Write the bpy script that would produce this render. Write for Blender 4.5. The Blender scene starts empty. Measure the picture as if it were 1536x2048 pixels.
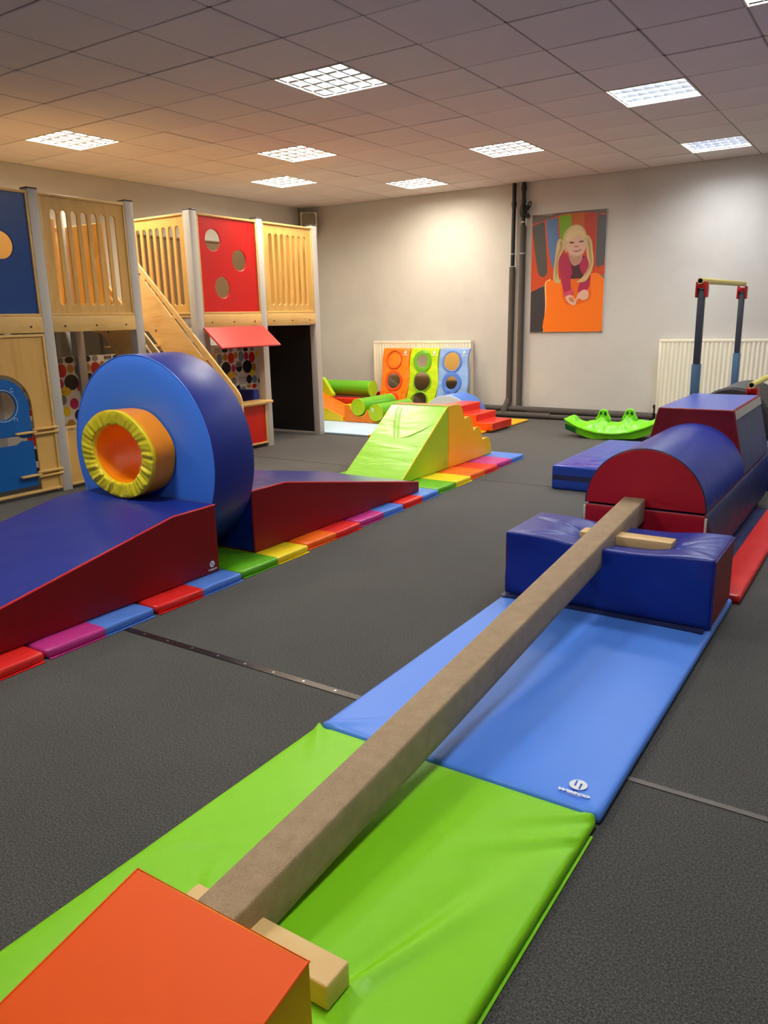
import bpy, bmesh, math, random
from mathutils import Vector, Matrix, noise

random.seed(7)
scene = bpy.context.scene
COL = scene.collection

# ------------------------------------------------------------------ camera
cam_d = bpy.data.cameras.new('camera')
cam = bpy.data.objects.new('camera', cam_d)
COL.objects.link(cam)
cam_d.sensor_fit = 'VERTICAL'
cam_d.sensor_height = 36.0
cam_d.sensor_width = 27.0
cam_d.lens = 1554.51 / 2048.0 * 36.0
cam_d.clip_start = 0.05
cam_d.clip_end = 60
YAW, PITCH, ROLL = 0.586286, 0.245437, -0.0229231
_f = Vector((-math.sin(YAW) * math.cos(PITCH), math.cos(YAW) * math.cos(PITCH), -math.sin(PITCH)))
_r = Vector((math.cos(YAW), math.sin(YAW), 0))
_u = _r.cross(_f)
_r2 = _r * math.cos(ROLL) + _u * math.sin(ROLL)
_u2 = -_r * math.sin(ROLL) + _u * math.cos(ROLL)
_m = Matrix((_r2, _u2, -_f)).transposed().to_4x4()
_m.translation = (3.3726, -3.4784, 1.3796)
cam.matrix_world = _m
scene.camera = cam

# ------------------------------------------------------------------ world, exposure
world = bpy.data.worlds.new('world')
scene.world = world
world.use_nodes = True
world.node_tree.nodes['Background'].inputs[0].default_value = (0.6, 0.7, 0.85, 1)
world.node_tree.nodes['Background'].inputs[1].default_value = 0.3
vs = scene.view_settings
vs.view_transform = 'Standard'
vs.look = 'None'
vs.gamma = 1.0
vs.use_curve_mapping = False
vs.exposure = 0.56
LAMP = 42.0            # emission of a ceiling light
scene.cycles.use_denoising = True
scene.cycles.max_bounces = 6
scene.cycles.diffuse_bounces = 4
scene.cycles.glossy_bounces = 3
scene.cycles.transmission_bounces = 2
scene.cycles.use_adaptive_sampling = True
scene.cycles.adaptive_threshold = 0.05
scene.cycles.sample_clamp_indirect = 8.0

# ------------------------------------------------------------------ helpers
ROOTM = {}


def srgb(r, g, b):
    def f(c):
        c /= 255.0
        return c / 12.92 if c <= 0.04045 else ((c + 0.055) / 1.055) ** 2.4
    return (f(r), f(g), f(b), 1.0)


def tag(o, label=None, cat=None, group=None, kind=None):
    if label: o['label'] = label
    if cat: o['category'] = cat
    if group: o['group'] = group
    if kind: o['kind'] = kind
    return o


def thing(name, label, cat, loc=(0, 0, 0), rotz=0.0, group=None):
    o = bpy.data.objects.new(name, None)
    COL.objects.link(o)
    o.location = loc
    o.rotation_euler = (0, 0, rotz)
    o.empty_display_size = 0.05
    ROOTM[o.name] = (Matrix.Translation(loc) @ Matrix.Rotation(rotz, 4, 'Z')).inverted()
    tag(o, label, cat, group)
    return o


def obj(name, bm, mat, parent=None, smooth=True, angle=38, wn=False, loc=None):
    """link a bmesh given in world coordinates as one object"""
    if parent is not None:
        M = ROOTM[parent.name]
        bm.transform(M)
    elif loc is not None:
        bm.transform(Matrix.Translation(-Vector(loc)))
    me = bpy.data.meshes.new(name)
    bm.to_mesh(me)
    bm.free()
    mats = mat if isinstance(mat, (list, tuple)) else [mat]
    for m in mats:
        me.materials.append(m)
    if smooth:
        me.polygons.foreach_set('use_smooth', [True] * len(me.polygons))
        if angle:
            me.set_sharp_from_angle(angle=math.radians(angle))
    o = bpy.data.objects.new(name, me)
    COL.objects.link(o)
    if parent is not None:
        o.parent = parent
        ROOTM[o.name] = ROOTM[parent.name]
    else:
        if loc is not None:
            o.location = loc
            ROOTM[o.name] = Matrix.Translation(-Vector(loc))
        else:
            ROOTM[o.name] = Matrix.Identity(4)
    if wn:
        w = o.modifiers.new('wn', 'WEIGHTED_NORMAL')
        w.mode = 'FACE_AREA'
        w.weight = 60
    return o


def box(bm, x0, x1, y0, y1, z0, z1, bev=0.0, seg=2):
    vs_ = [bm.verts.new(p) for p in ((x0, y0, z0), (x1, y0, z0), (x1, y1, z0), (x0, y1, z0),
                                    (x0, y0, z1), (x1, y0, z1), (x1, y1, z1), (x0, y1, z1))]
    fs = [bm.faces.new([vs_[i] for i in q]) for q in ((3, 2, 1, 0), (4, 5, 6, 7), (0, 1, 5, 4), (1, 2, 6, 5), (2, 3, 7, 6), (3, 0, 4, 7))]
    if bev > 0:
        es = list({e for f in fs for e in f.edges})
        bmesh.ops.bevel(bm, geom=es, offset=bev, segments=seg, affect='EDGES', profile=0.5)
    return bm


def B(*a, **k):
    return box(bmesh.new(), *a, **k)


def tube(bm, pts, r, n=8, closed=False, cap=True):
    pts = [Vector(p) for p in pts]
    N = len(pts)
    rings = []
    prev = None
    for i, p in enumerate(pts):
        if closed:
            t = pts[(i + 1) % N] - pts[i - 1]
        else:
            t = pts[min(i + 1, N - 1)] - pts[max(i - 1, 0)]
        t.normalize()
        if prev is None:
            a = Vector((0, 0, 1)) if abs(t.z) < 0.9 else Vector((1, 0, 0))
            u = t.cross(a).normalized()
        else:
            u = (prev - t * prev.dot(t))
            if u.length < 1e-5:
                u = t.orthogonal()
            u.normalize()
        prev = u
        v = t.cross(u)
        rr = r[i] if isinstance(r, (list, tuple)) else r
        rings.append([bm.verts.new(p + (u * math.cos(2 * math.pi * k / n) + v * math.sin(2 * math.pi * k / n)) * rr) for k in range(n)])
    M = N if closed else N - 1
    for i in range(M):
        a, b = rings[i], rings[(i + 1) % N]
        for k in range(n):
            bm.faces.new((a[k], a[(k + 1) % n], b[(k + 1) % n], b[k]))
    if cap and not closed:
        bm.faces.new(list(reversed(rings[0])))
        bm.faces.new(rings[-1])
    return bm


def T(*a, **k):
    bm = tube(bmesh.new(), *a, **k)
    bmesh.ops.recalc_face_normals(bm, faces=bm.faces)
    return bm


def lathe(profile, axis_pt, n=64, sx=1.0, sz=1.0, wob=None):
    """profile of (radius, y) spun round an axis along Y through axis_pt (x, z)"""
    bm = bmesh.new()
    cx, cz = axis_pt
    rings = []
    for j, (r, y) in enumerate(profile):
        ring = []
        for k in range(n):
            a = 2 * math.pi * k / n
            rr, yy = (r, y) if wob is None else wob(j, r, y, a)
            ring.append(bm.verts.new((cx + sx * rr * math.cos(a), yy, cz + sz * rr * math.sin(a))))
        rings.append(ring)
    for a, b in zip(rings, rings[1:]):
        for k in range(n):
            bm.faces.new((a[k], a[(k + 1) % n], b[(k + 1) % n], b[k]))
    bmesh.ops.recalc_face_normals(bm, faces=bm.faces)
    return bm


def split_parts(bm, keys, parts, parent, angle=40, wn=False):
    """one object for each material index; parts: {key: (name, material)}"""
    out = {}
    for i, k in enumerate(keys):
        b2 = bm.copy()
        dele = [f for f in b2.faces if f.material_index != i]
        bmesh.ops.delete(b2, geom=dele, context='FACES')
        if not b2.faces:
            b2.free()
            continue
        for f in b2.faces:
            f.material_index = 0
        nm, mt = parts[k]
        # each separate piece becomes an object of its own
        todo = set(b2.faces)
        isl = []
        while todo:
            st = [todo.pop()]
            cur = []
            while st:
                f = st.pop()
                cur.append(f)
                for e in f.edges:
                    for h in e.link_faces:
                        if h in todo:
                            todo.discard(h)
                            st.append(h)
            isl.append(cur)
        if len(isl) > 1:
            b2.faces.index_update()
            sets = [{f.index for f in c} for c in isl]
            for sset in sets:
                b3 = b2.copy()
                b3.faces.ensure_lookup_table()
                bmesh.ops.delete(b3, geom=[f for f in b3.faces if f.index not in sset], context='FACES')
                out[k] = obj(nm, b3, mt, parent, angle=angle, wn=wn)
            b2.free()
        else:
            out[k] = obj(nm, b2, mt, parent, angle=angle, wn=wn)
    bm.free()
    return out


def soft_prism(profile, axis, a0, a1, edge_key, cap0, cap1, parts, parent, bev=0.014, seg=3):
    """profile: list of 2D points; axis 'x' -> profile in (y, z); axis 'y' -> profile in (x, z)"""
    keys = []

    def kid(k):
        if k not in keys:
            keys.append(k)
        return keys.index(k)
    bm = bmesh.new()

    def P(p, a):
        return (a, p[0], p[1]) if axis == 'x' else (p[0], a, p[1])
    A = [bm.verts.new(P(p, a0)) for p in profile]
    Bv = [bm.verts.new(P(p, a1)) for p in profile]
    n = len(profile)
    f = bm.faces.new(A); f.material_index = kid(cap0)
    f = bm.faces.new(list(reversed(Bv))); f.material_index = kid(cap1)
    for i in range(n):
        f = bm.faces.new((A[i], Bv[i], Bv[(i + 1) % n], A[(i + 1) % n]))
        f.material_index = kid(edge_key(i))
    bmesh.ops.recalc_face_normals(bm, faces=bm.faces)
    if bev:
        es = []
        for e in bm.edges:
            if len(e.link_faces) == 2 and e.calc_face_angle(0) > math.radians(22):
                es.append(e)
        bmesh.ops.bevel(bm, geom=es, offset=bev, segments=seg, affect='EDGES', profile=0.6, clamp_overlap=True)
    return split_parts(bm, keys, parts, parent, wn=True)


def _axis(a, b, r, n):
    L = b - a
    r = min(r, L * 0.45)
    c = [a, a + 0.12 * r, a + 0.4 * r, a + r]
    for i in range(1, n):
        c.append(a + r + (L - 2 * r) * i / n)
    c += [b - r, b - 0.4 * r, b - 0.12 * r, b]
    return c


def softbox(x0, x1, y0, y1, z0, z1, r, n, keyf, parts, parent, disp=None, angle=60):
    """rounded box made of grids; keyf(normal, point) picks the part, disp(point, normal) moves points"""
    r_ = Vector((min(r, (x1 - x0) * .45), min(r, (y1 - y0) * .45), min(r, (z1 - z0) * .45)))
    rr = min(r_)
    xs, ys, zs = _axis(x0, x1, rr, n[0]), _axis(y0, y1, rr, n[1]), _axis(z0, z1, rr, n[2])
    bm = bmesh.new()
    keys = []
    cache = {}

    def V(x, y, z):
        k = (round(x, 5), round(y, 5), round(z, 5))
        v = cache.get(k)
        if v is None:
            p = Vector((x, y, z))
            q = Vector((min(max(x, x0 + rr), x1 - rr), min(max(y, y0 + rr), y1 - rr), min(max(z, z0 + rr), z1 - rr)))
            d = p - q
            nn = d.normalized() if d.length > 1e-9 else Vector((0, 0, 1))
            p2 = q + nn * rr
            if disp:
                p2 = p2 + disp(p2, nn)
            v = bm.verts.new(p2)
            cache[k] = v
        return v

    def grid(A, Bc, fn, nrm):
        for i in range(len(A) - 1):
            for j in range(len(Bc) - 1):
                q = [V(*fn(A[i], Bc[j])), V(*fn(A[i + 1], Bc[j])), V(*fn(A[i + 1], Bc[j + 1])), V(*fn(A[i], Bc[j + 1]))]
                try:
                    f = bm.faces.new(q)
                except ValueError:
                    continue
                c = Vector(fn((A[i] + A[i + 1]) / 2, (Bc[j] + Bc[j + 1]) / 2))
                k = keyf(nrm, c)
                if k not in keys:
                    keys.append(k)
                f.material_index = keys.index(k)
    grid(xs, ys, lambda a, b: (a, b, z1), (0, 0, 1))
    grid(xs, ys, lambda a, b: (a, b, z0), (0, 0, -1))
    grid(xs, zs, lambda a, b: (a, y0, b), (0, -1, 0))
    grid(xs, zs, lambda a, b: (a, y1, b), (0, 1, 0))
    grid(ys, zs, lambda a, b: (x0, a, b), (-1, 0, 0))
    grid(ys, zs, lambda a, b: (x1, a, b), (1, 0, 0))
    bmesh.ops.recalc_face_normals(bm, faces=bm.faces)
    return split_parts(bm, keys, parts, parent, angle=angle)


def ridge(ax, ay, bx, by, amp, w, taper=1.0):
    """a crease running from a (full) to b (faded)"""
    d = Vector((bx - ax, by - ay))
    L = d.length
    d.normalize()

    def f(x, y):
        px, py = x - ax, y - ay
        t = (px * d.x + py * d.y) / L
        if t < -0.05 or t > 1.1:
            return 0.0
        s = px * -d.y + py * d.x
        ww = w * (0.35 + 0.65 * max(t, 0))
        e = max(0.0, 1 - abs(t)) if t > 0 else max(0.0, 1 + t * 20)
        return amp * e ** taper * (math.exp(-(s / ww) ** 2) - 0.55 * math.exp(-((s - 1.5 * ww) / ww) ** 2))
    return f


def curve_mesh(outline, holes, thick, bevel=0.0):
    cu = bpy.data.curves.new('tmp', 'CURVE')
    cu.dimensions = '2D'
    cu.fill_mode = 'BOTH'
    cu.extrude = max(thick / 2 - bevel, 0)
    cu.bevel_depth = bevel
    cu.bevel_resolution = 0
    cu.offset = -bevel
    for loop in [outline] + list(holes):
        s = cu.splines.new('POLY')
        s.points.add(len(loop) - 1)
        for p, q in zip(s.points, loop):
            p.co = (q[0], q[1], 0, 1)
        s.use_cyclic_u = True
    ob = bpy.data.objects.new('tmp', cu)
    me = bpy.data.meshes.new_from_object(ob)
    bm = bmesh.new()
    bm.from_mesh(me)
    bpy.data.objects.remove(ob)
    bpy.data.curves.remove(cu)
    bpy.data.meshes.remove(me)
    bmesh.ops.remove_doubles(bm, verts=bm.verts, dist=1e-5)
    return bm


def board(name, outline, holes, thick, frame, mat, parent, bevel=0.003):
    """flat board with holes; frame = (origin, u axis, v axis)"""
    bm = curve_mesh(outline, holes, thick, bevel)
    o, u, v = (Vector(q) for q in frame)
    w = u.cross(v)
    for p in bm.verts:
        c = p.co
        p.co = o + u * c.x + v * c.y + w * c.z
    bmesh.ops.recalc_face_normals(bm, faces=bm.faces)
    return obj(name, bm, mat, parent, angle=30)


def rect(a0, a1, b0, b1):
    return [(a0, b0), (a1, b0), (a1, b1), (a0, b1)]


def circ(cx, cy, r, n=32, ry=None):
    ry = ry or r
    return [(cx + r * math.cos(2 * math.pi * k / n), cy + ry * math.sin(2 * math.pi * k / n)) for k in range(n)]


def slot(cx, z0, z1, w, n=8):
    r = w / 2
    p = [(cx + r * math.cos(math.pi * k / n), z1 - r + r * math.sin(math.pi * k / n)) for k in range(n + 1)]
    p += [(cx - r * math.cos(math.pi * k / n), z0 + r - r * math.sin(math.pi * k / n)) for k in range(n + 1)]
    return p


def text_mesh(s, size, frame, sx=1.0, shear=0.0, bold=0.0):
    cu = bpy.data.curves.new('tmp', 'FONT')
    cu.body = s
    cu.size = size
    cu.align_x = 'CENTER'
    cu.shear = shear
    cu.offset = bold
    cu.resolution_u = 3
    ob = bpy.data.objects.new('tmp', cu)
    me = bpy.data.meshes.new_from_object(ob)
    bm = bmesh.new()
    bm.from_mesh(me)
    bpy.data.objects.remove(ob)
    bpy.data.curves.remove(cu)
    bpy.data.meshes.remove(me)
    o, u, v = (Vector(q) for q in frame)
    for p in bm.verts:
        p.co = o + u * (p.co.x * sx) + v * p.co.y
    return bm


def logo(parent, o, u, v, size, mat, name='printed_logo'):
    """round emblem with two slanted notches above the word wesco, printed flat"""
    o, u, v = Vector(o), Vector(u).normalized(), Vector(v).normalized()
    w = u.cross(v)
    o = o + w * 0.0012
    bm = text_mesh('wesco', size * 0.46, (o - v * size * 0.62, u, v), sx=1.55, shear=0.2, bold=size * 0.018)
    out = circ(0, 0, size * 0.5, 36)
    s = size

    def notch(cx, y0, y1):
        return [(cx - .055 * s - .10 * s * y0, y0 * s), (cx + .055 * s - .10 * s * y0, y0 * s),
                (cx + .055 * s - .10 * s * y1, y1 * s), (cx - .055 * s - .10 * s * y1, y1 * s)]
    b2 = curve_mesh(out, [notch(-.15 * s, -.18, .40), notch(.15 * s, -.40, .18)], 0.0, 0.0)
    c = o + v * size * 0.32
    vm = [bm.verts.new(c + u * p.co.x + v * p.co.y) for p in b2.verts]
    b2.verts.index_update()
    for f in b2.faces:
        try:
            bm.faces.new([vm[x.index] for x in f.verts])
        except ValueError:
            pass
    b2.free()
    # fine print line below the word
    z = o - v * size * 0.74
    bm.faces.new([bm.verts.new(z + u * a * size + v * b * size) for a, b in ((-.3, 0), (.45, 0), (.45, .025), (-.3, .025))])
    for f in bm.faces:
        f.normal_update()
        if f.normal.dot(w) < 0:
            f.normal_flip()
    return obj(name, bm, mat, parent, smooth=False)


def spline(pts, k=5):
    out = []
    n = len(pts)
    for i in range(n):
        p0, p1, p2, p3 = (Vector(pts[(i + j) % n]) for j in (-1, 0, 1, 2))
        for s in range(k):
            t = s / k
            q = 0.5 * (2 * p1 + (p2 - p0) * t + (2 * p0 - 5 * p1 + 4 * p2 - p3) * t * t + (-p0 + 3 * p1 - 3 * p2 + p3) * t ** 3)
            out.append((q.x, q.y))
    return out


# ------------------------------------------------------------------ materials
MATS = {}


def base_mat(name):
    m = bpy.data.materials.new(name)
    m.use_nodes = True
    nt = m.node_tree
    return m, nt, nt.nodes['Principled BSDF']


def link(nt, a, b):
    nt.links.new(a, b)


def coords(nt, scale=(1, 1, 1)):
    tc = nt.nodes.new('ShaderNodeTexCoord')
    mp = nt.nodes.new('ShaderNodeMapping')
    mp.inputs['Scale'].default_value = scale
    link(nt, tc.outputs['Object'], mp.inputs['Vector'])
    return mp.outputs['Vector']


def noise_node(nt, vec, scale, detail=3, rough=0.5, dist=0.0):
    n = nt.nodes.new('ShaderNodeTexNoise')
    n.inputs['Scale'].default_value = scale
    n.inputs['Detail'].default_value = detail
    n.inputs['Roughness'].default_value = rough
    n.inputs['Distortion'].default_value = dist
    link(nt, vec, n.inputs['Vector'])
    return n


def ramp(nt, fac, stops):
    r = nt.nodes.new('ShaderNodeValToRGB')
    e = r.color_ramp.elements
    while len(e) < len(stops):
        e.new(0.5)
    for x, (p, c) in zip(e, stops):
        x.position = p
        x.color = c
    link(nt, fac, r.inputs[0])
    return r


def bump(nt, bsdf, h, strength, dist):
    b = nt.nodes.new('ShaderNodeBump')
    b.inputs['Strength'].default_value = strength
    b.inputs['Distance'].default_value = dist
    link(nt, h, b.inputs['Height'])
    link(nt, b.outputs[0], bsdf.inputs['Normal'])
    return b


def vinyl(name, rgb, rough=0.42, wrinkle=0.35, scale=2.6, stretch=(1, 1, 1), spec=0.5):
    m, nt, b = base_mat(name)
    b.inputs['Base Color'].default_value = srgb(*rgb)
    b.inputs['Roughness'].default_value = rough
    b.inputs['Specular IOR Level'].default_value = spec
    v = coords(nt, stretch)
    n1 = noise_node(nt, v, scale, 2, 0.45, 0.6)
    n2 = noise_node(nt, v, 420, 1, 0.5)
    mix = nt.nodes.new('ShaderNodeMath')
    mix.operation = 'MULTIPLY_ADD'
    mix.inputs[1].default_value = 0.012
    link(nt, n2.outputs[0], mix.inputs[0])
    link(nt, n1.outputs[0], mix.inputs[2])
    bump(nt, b, mix.outputs[0], wrinkle, 0.03)
    return m


def plain(name, rgb, rough=0.5, metal=0.0, spec=0.5, nscale=0, nstr=0.1):
    m, nt, b = base_mat(name)
    b.inputs['Base Color'].default_value = srgb(*rgb)
    b.inputs['Roughness'].default_value = rough
    b.inputs['Metallic'].default_value = metal
    b.inputs['Specular IOR Level'].default_value = spec
    if nscale:
        n = noise_node(nt, coords(nt), nscale, 3)
        bump(nt, b, n.outputs[0], nstr, 0.004)
    return m


def wood(name, c1, c2, axis='z', rough=0.4):
    m, nt, b = base_mat(name)
    st = {'z': (9, 9, 1.1), 'x': (1.1, 9, 9), 'y': (9, 1.1, 9)}[axis]
    v = coords(nt, st)
    n = noise_node(nt, v, 1.6, 5, 0.6, 1.2)
    n2 = noise_node(nt, v, 14, 3, 0.6)
    big = noise_node(nt, coords(nt, (2, 2, 1)), 1.5, 2)
    a = nt.nodes.new('ShaderNodeMath'); a.operation = 'MULTIPLY_ADD'; a.inputs[1].default_value = 0.35
    link(nt, n2.outputs[0], a.inputs[0]); link(nt, n.outputs[0], a.inputs[2])
    a2 = nt.nodes.new('ShaderNodeMath'); a2.operation = 'MULTIPLY_ADD'; a2.inputs[1].default_value = 0.6
    link(nt, big.outputs[0], a2.inputs[0]); link(nt, a.outputs[0], a2.inputs[2])
    r = ramp(nt, a2.outputs[0], [(0.55, srgb(*c1)), (1.25 if False else 0.98, srgb(*c2))])
    link(nt, r.outputs[0], b.inputs['Base Color'])
    b.inputs['Roughness'].default_value = rough
    bump(nt, b, n2.outputs[0], 0.06, 0.002)
    return m


def carpet_mat():
    m, nt, b = base_mat('charcoal carpet')
    v = coords(nt)
    n1 = noise_node(nt, v, 460, 2, 0.7)
    n2 = noise_node(nt, v, 170, 2, 0.6)
    n3 = noise_node(nt, v, 1.4, 3, 0.6)
    a = nt.nodes.new('ShaderNodeMath'); a.operation = 'MULTIPLY_ADD'; a.inputs[1].default_value = 0.55
    link(nt, n2.outputs[0], a.inputs[0]); link(nt, n1.outputs[0], a.inputs[2])
    r = ramp(nt, a.outputs[0], [(0.58, srgb(30, 30, 31)), (0.78, srgb(74, 73, 70)), (0.95, srgb(118, 115, 108))])
    mx = nt.nodes.new('ShaderNodeMixRGB'); mx.blend_type = 'MULTIPLY'; mx.inputs[0].default_value = 0.5
    r3 = ramp(nt, n3.outputs[0], [(0.3, (0.75, 0.75, 0.75, 1)), (0.7, (1.1, 1.08, 1.05, 1))])
    link(nt, r.outputs[0], mx.inputs[1]); link(nt, r3.outputs[0], mx.inputs[2])
    link(nt, mx.outputs[0], b.inputs['Base Color'])
    b.inputs['Roughness'].default_value = 0.95
    b.inputs['Specular IOR Level'].default_value = 0.15
    b.inputs['Sheen Weight'].default_value = 0.15
    bump(nt, b, a.outputs[0], 0.45, 0.003)
    return m


def wall_mat():
    m, nt, b = base_mat('painted plaster')
    v = coords(nt)
    n1 = noise_node(nt, v, 1.1, 4, 0.6, 0.4)
    n2 = noise_node(nt, v, 9, 4, 0.6)
    r = ramp(nt, n1.outputs[0], [(0.3, srgb(198, 195, 188)), (0.7, srgb(210, 207, 199))])
    link(nt, r.outputs[0], b.inputs['Base Color'])
    b.inputs['Roughness'].default_value = 0.55
    b.inputs['Specular IOR Level'].default_value = 0.3
    a = nt.nodes.new('ShaderNodeMath'); a.operation = 'MULTIPLY_ADD'; a.inputs[1].default_value = 0.15
    link(nt, n2.outputs[0], a.inputs[0]); link(nt, n1.outputs[0], a.inputs[2])
    bump(nt, b, a.outputs[0], 0.35, 0.03)
    return m


def tile_mat():
    m, nt, b = base_mat('mineral fibre tile')
    v = coords(nt)
    n1 = noise_node(nt, v, 160, 3, 0.7)
    n2 = noise_node(nt, v, 0.8, 2)
    r = ramp(nt, n2.outputs[0], [(0.3, srgb(222, 213, 211)), (0.7, srgb(232, 223, 220))])
    link(nt, r.outputs[0], b.inputs['Base Color'])
    b.inputs['Roughness'].default_value = 0.9
    bump(nt, b, n1.outputs[0], 0.12, 0.003)
    return m


def beam_mat():
    m, nt, b = base_mat('brown needle felt')
    v = coords(nt)
    n1 = noise_node(nt, v, 420, 2, 0.7)
    n2 = noise_node(nt, v, 22, 3, 0.6)
    a = nt.nodes.new('ShaderNodeMath'); a.operation = 'MULTIPLY_ADD'; a.inputs[1].default_value = 0.35
    link(nt, n2.outputs[0], a.inputs[0]); link(nt, n1.outputs[0], a.inputs[2])
    r = ramp(nt, a.outputs[0], [(0.42, srgb(136, 112, 84)), (0.92, srgb(190, 164, 130))])
    link(nt, r.outputs[0], b.inputs['Base Color'])
    b.inputs['Roughness'].default_value = 0.95
    b.inputs['Specular IOR Level'].default_value = 0.1
    b.inputs['Sheen Weight'].default_value = 0.2
    bump(nt, b, n1.outputs[0], 0.3, 0.003)
    return m


def emit(name, rgb, s):
    m, nt, b = base_mat(name)
    nt.nodes.remove(b)
    e = nt.nodes.new('ShaderNodeEmission')
    e.inputs[0].default_value = rgb
    e.inputs[1].default_value = s
    link(nt, e.outputs[0], nt.nodes['Material Output'].inputs[0])
    return m


CARPET = carpet_mat()
WALL = wall_mat()
TILE = tile_mat()
FELT = beam_mat()
NAVY = vinyl('navy vinyl', (24, 46, 140), 0.36, 0.25)
NAVY_F = vinyl('navy foam cover', (6, 40, 138), 0.36, 0.8, 2.8)
NAVY_D = vinyl('dark navy vinyl', (36, 42, 84), 0.45, 0.5, 5)
BLUE = vinyl('sky blue vinyl', (86, 142, 240), 0.42, 0.15, 2, spec=.35)
RINGB = vinyl('mid blue vinyl', (66, 132, 250), 0.42, 0.12, 2)
RED = vinyl('red vinyl', (132, 3, 10), 0.42, 0.2, 3, spec=.35)
RED_D = vinyl('crimson vinyl', (184, 18, 40), 0.42, 0.35, 3, (1, 1, 2))
REDB = vinyl('bright red vinyl', (226, 38, 34), 0.36, 0.35, 5)
LIME = vinyl('lime vinyl', (134, 210, 14), 0.45, 0.2, 2.5, spec=.35)
GREEN = vinyl('grass green vinyl', (96, 176, 22), 0.38, 0.3, 5)
LIMEG = vinyl('light lime vinyl', (150, 214, 62), 0.30, 0.30, 3.5, (.7, 2.0, 2.0))
LIMEY = vinyl('yellow green vinyl', (176, 208, 10), 0.4, 0.35, 4)
YELLOW = vinyl('yellow vinyl', (246, 216, 24), 0.36, 0.4, 5)
AMBER = vinyl('amber vinyl', (255, 190, 0), 0.4, 0.3, 3.5)
ORANGE = vinyl('orange vinyl', (255, 94, 14), 0.5, 0.12, 2.4, spec=.25)
ORANGE2 = vinyl('bright orange vinyl', (255, 132, 10), 0.38, 0.4, 5)
PINK = vinyl('pink vinyl', (196, 52, 138), 0.38, 0.3, 5)
PALE = vinyl('pale blue vinyl', (190, 220, 246), 0.35, 0.2, 3)
LILAC = vinyl('light steel blue vinyl', (140, 176, 232), 0.4, 0.6, 7)
BLACKV = vinyl('charcoal vinyl', (62, 60, 58), 0.5, 0.3, 3)
WRINKY = vinyl('gathered yellow vinyl', (238, 222, 40), 0.36, 0.5, 7)
TUBEO = vinyl('tunnel orange vinyl', (255, 152, 6), 0.36, 0.3, 4)
WHITEP = plain('white print', (236, 238, 240), 0.5)
OFFW = plain('grey white hook tape', (226, 220, 206), 0.9, nscale=200, nstr=0.4)
BIRCH = wood('birch ply', (196, 146, 70), (222, 178, 100), 'z')
BIRCH_Y = wood('birch beam', (204, 158, 84), (228, 188, 114), 'y')
BIRCH_X = wood('birch block', (206, 162, 92), (230, 192, 126), 'x')
PLYEDGE = plain('ply edge', (176, 128, 80), 0.6)
ALU = plain('grey aluminium post', (196, 192, 184), 0.45, 0.0, nscale=60, nstr=0.05)
CAPM = plain('dark post cap', (70, 66, 60), 0.4)
BOLT = plain('dark bolt', (60, 48, 36), 0.4, 0.5)
BLUEB = plain('blue board', (10, 66, 138), 0.35, nscale=3, nstr=0.1)
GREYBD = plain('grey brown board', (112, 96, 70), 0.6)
DOORB = plain('door blue board', (8, 96, 176), 0.35)
REDBD = plain('red board', (206, 22, 14), 0.35)
AWN = plain('awning red board', (214, 40, 34), 0.4)
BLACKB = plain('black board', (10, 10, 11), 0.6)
CREAM = plain('cream radiator enamel', (246, 238, 216), 0.35)
PIPEB = plain('black pipe', (24, 22, 22), 0.45)
PIPEG = plain('grey pipe lagging', (82, 76, 70), 0.9, nscale=40, nstr=0.3)
STEELB = plain('blue steel tube', (84, 116, 146), 0.35, 0.3)
STEELD = plain('dark grey steel tube', (74, 78, 84), 0.4, 0.3)
BARY = plain('yellow varnished bar', (226, 206, 100), 0.35)
CLAMP = plain('red clamp plastic', (190, 18, 22), 0.35)
CROC = plain('lime plastic', (120, 220, 20), 0.35, nscale=5, nstr=0.08)
CROCD = plain('dark green plastic', (6, 96, 30), 0.4)
MIRROR = plain('acrylic mirror', (225, 220, 210), 0.08, 1.0, nscale=2.0, nstr=0.25)
GRILLE = plain('speaker grille', (128, 118, 100), 0.8)
SPKW = plain('speaker cabinet white', (224, 218, 202), 0.5)
GRIDM = plain('ceiling grid metal', (128, 116, 110), 0.5)
LOUVRE = plain('louvre aluminium', (228, 234, 244), 0.3, 1.0)
STRIPB = plain('dark brown threshold strip', (44, 34, 30), 0.35, 0.3)
STRIPM = plain('brushed metal strip', (96, 88, 80), 0.5, 0.3)
SCREW = plain('screw head', (190, 186, 178), 0.3, 0.8)
CONDUIT = plain('cream conduit', (168, 156, 132), 0.5)

# ------------------------------------------------------------------ room shell
XL, XR, YB, YF, ZC = -4.65, 4.75, 6.58, -5.6, 3.03


def struct(name, bm, mat):
    o = obj(name, bm, mat, None, smooth=False)
    o['kind'] = 'structure'
    return o


struct('floor', B(XL - .1, XR + .1, YF - .1, YB + .1, -0.1, 0.0), CARPET)
struct('wall_back', B(XL - .1, XR + .1, YB, YB + .1, 0, ZC + .12), WALL)
struct('wall_left', B(XL - .1, XL, YF - .1, YB, 0, ZC + .12), WALL)
struct('wall_right', B(XR, XR + .1, YF - .1, YB, 0, ZC + .12), WALL)
struct('wall_front', B(XL, XR, YF - .1, YF, 0, ZC + .12), WALL)
ceil = struct('ceiling', B(XL, XR, YF, YB, ZC + .10, ZC + .12), GRIDM)

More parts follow.
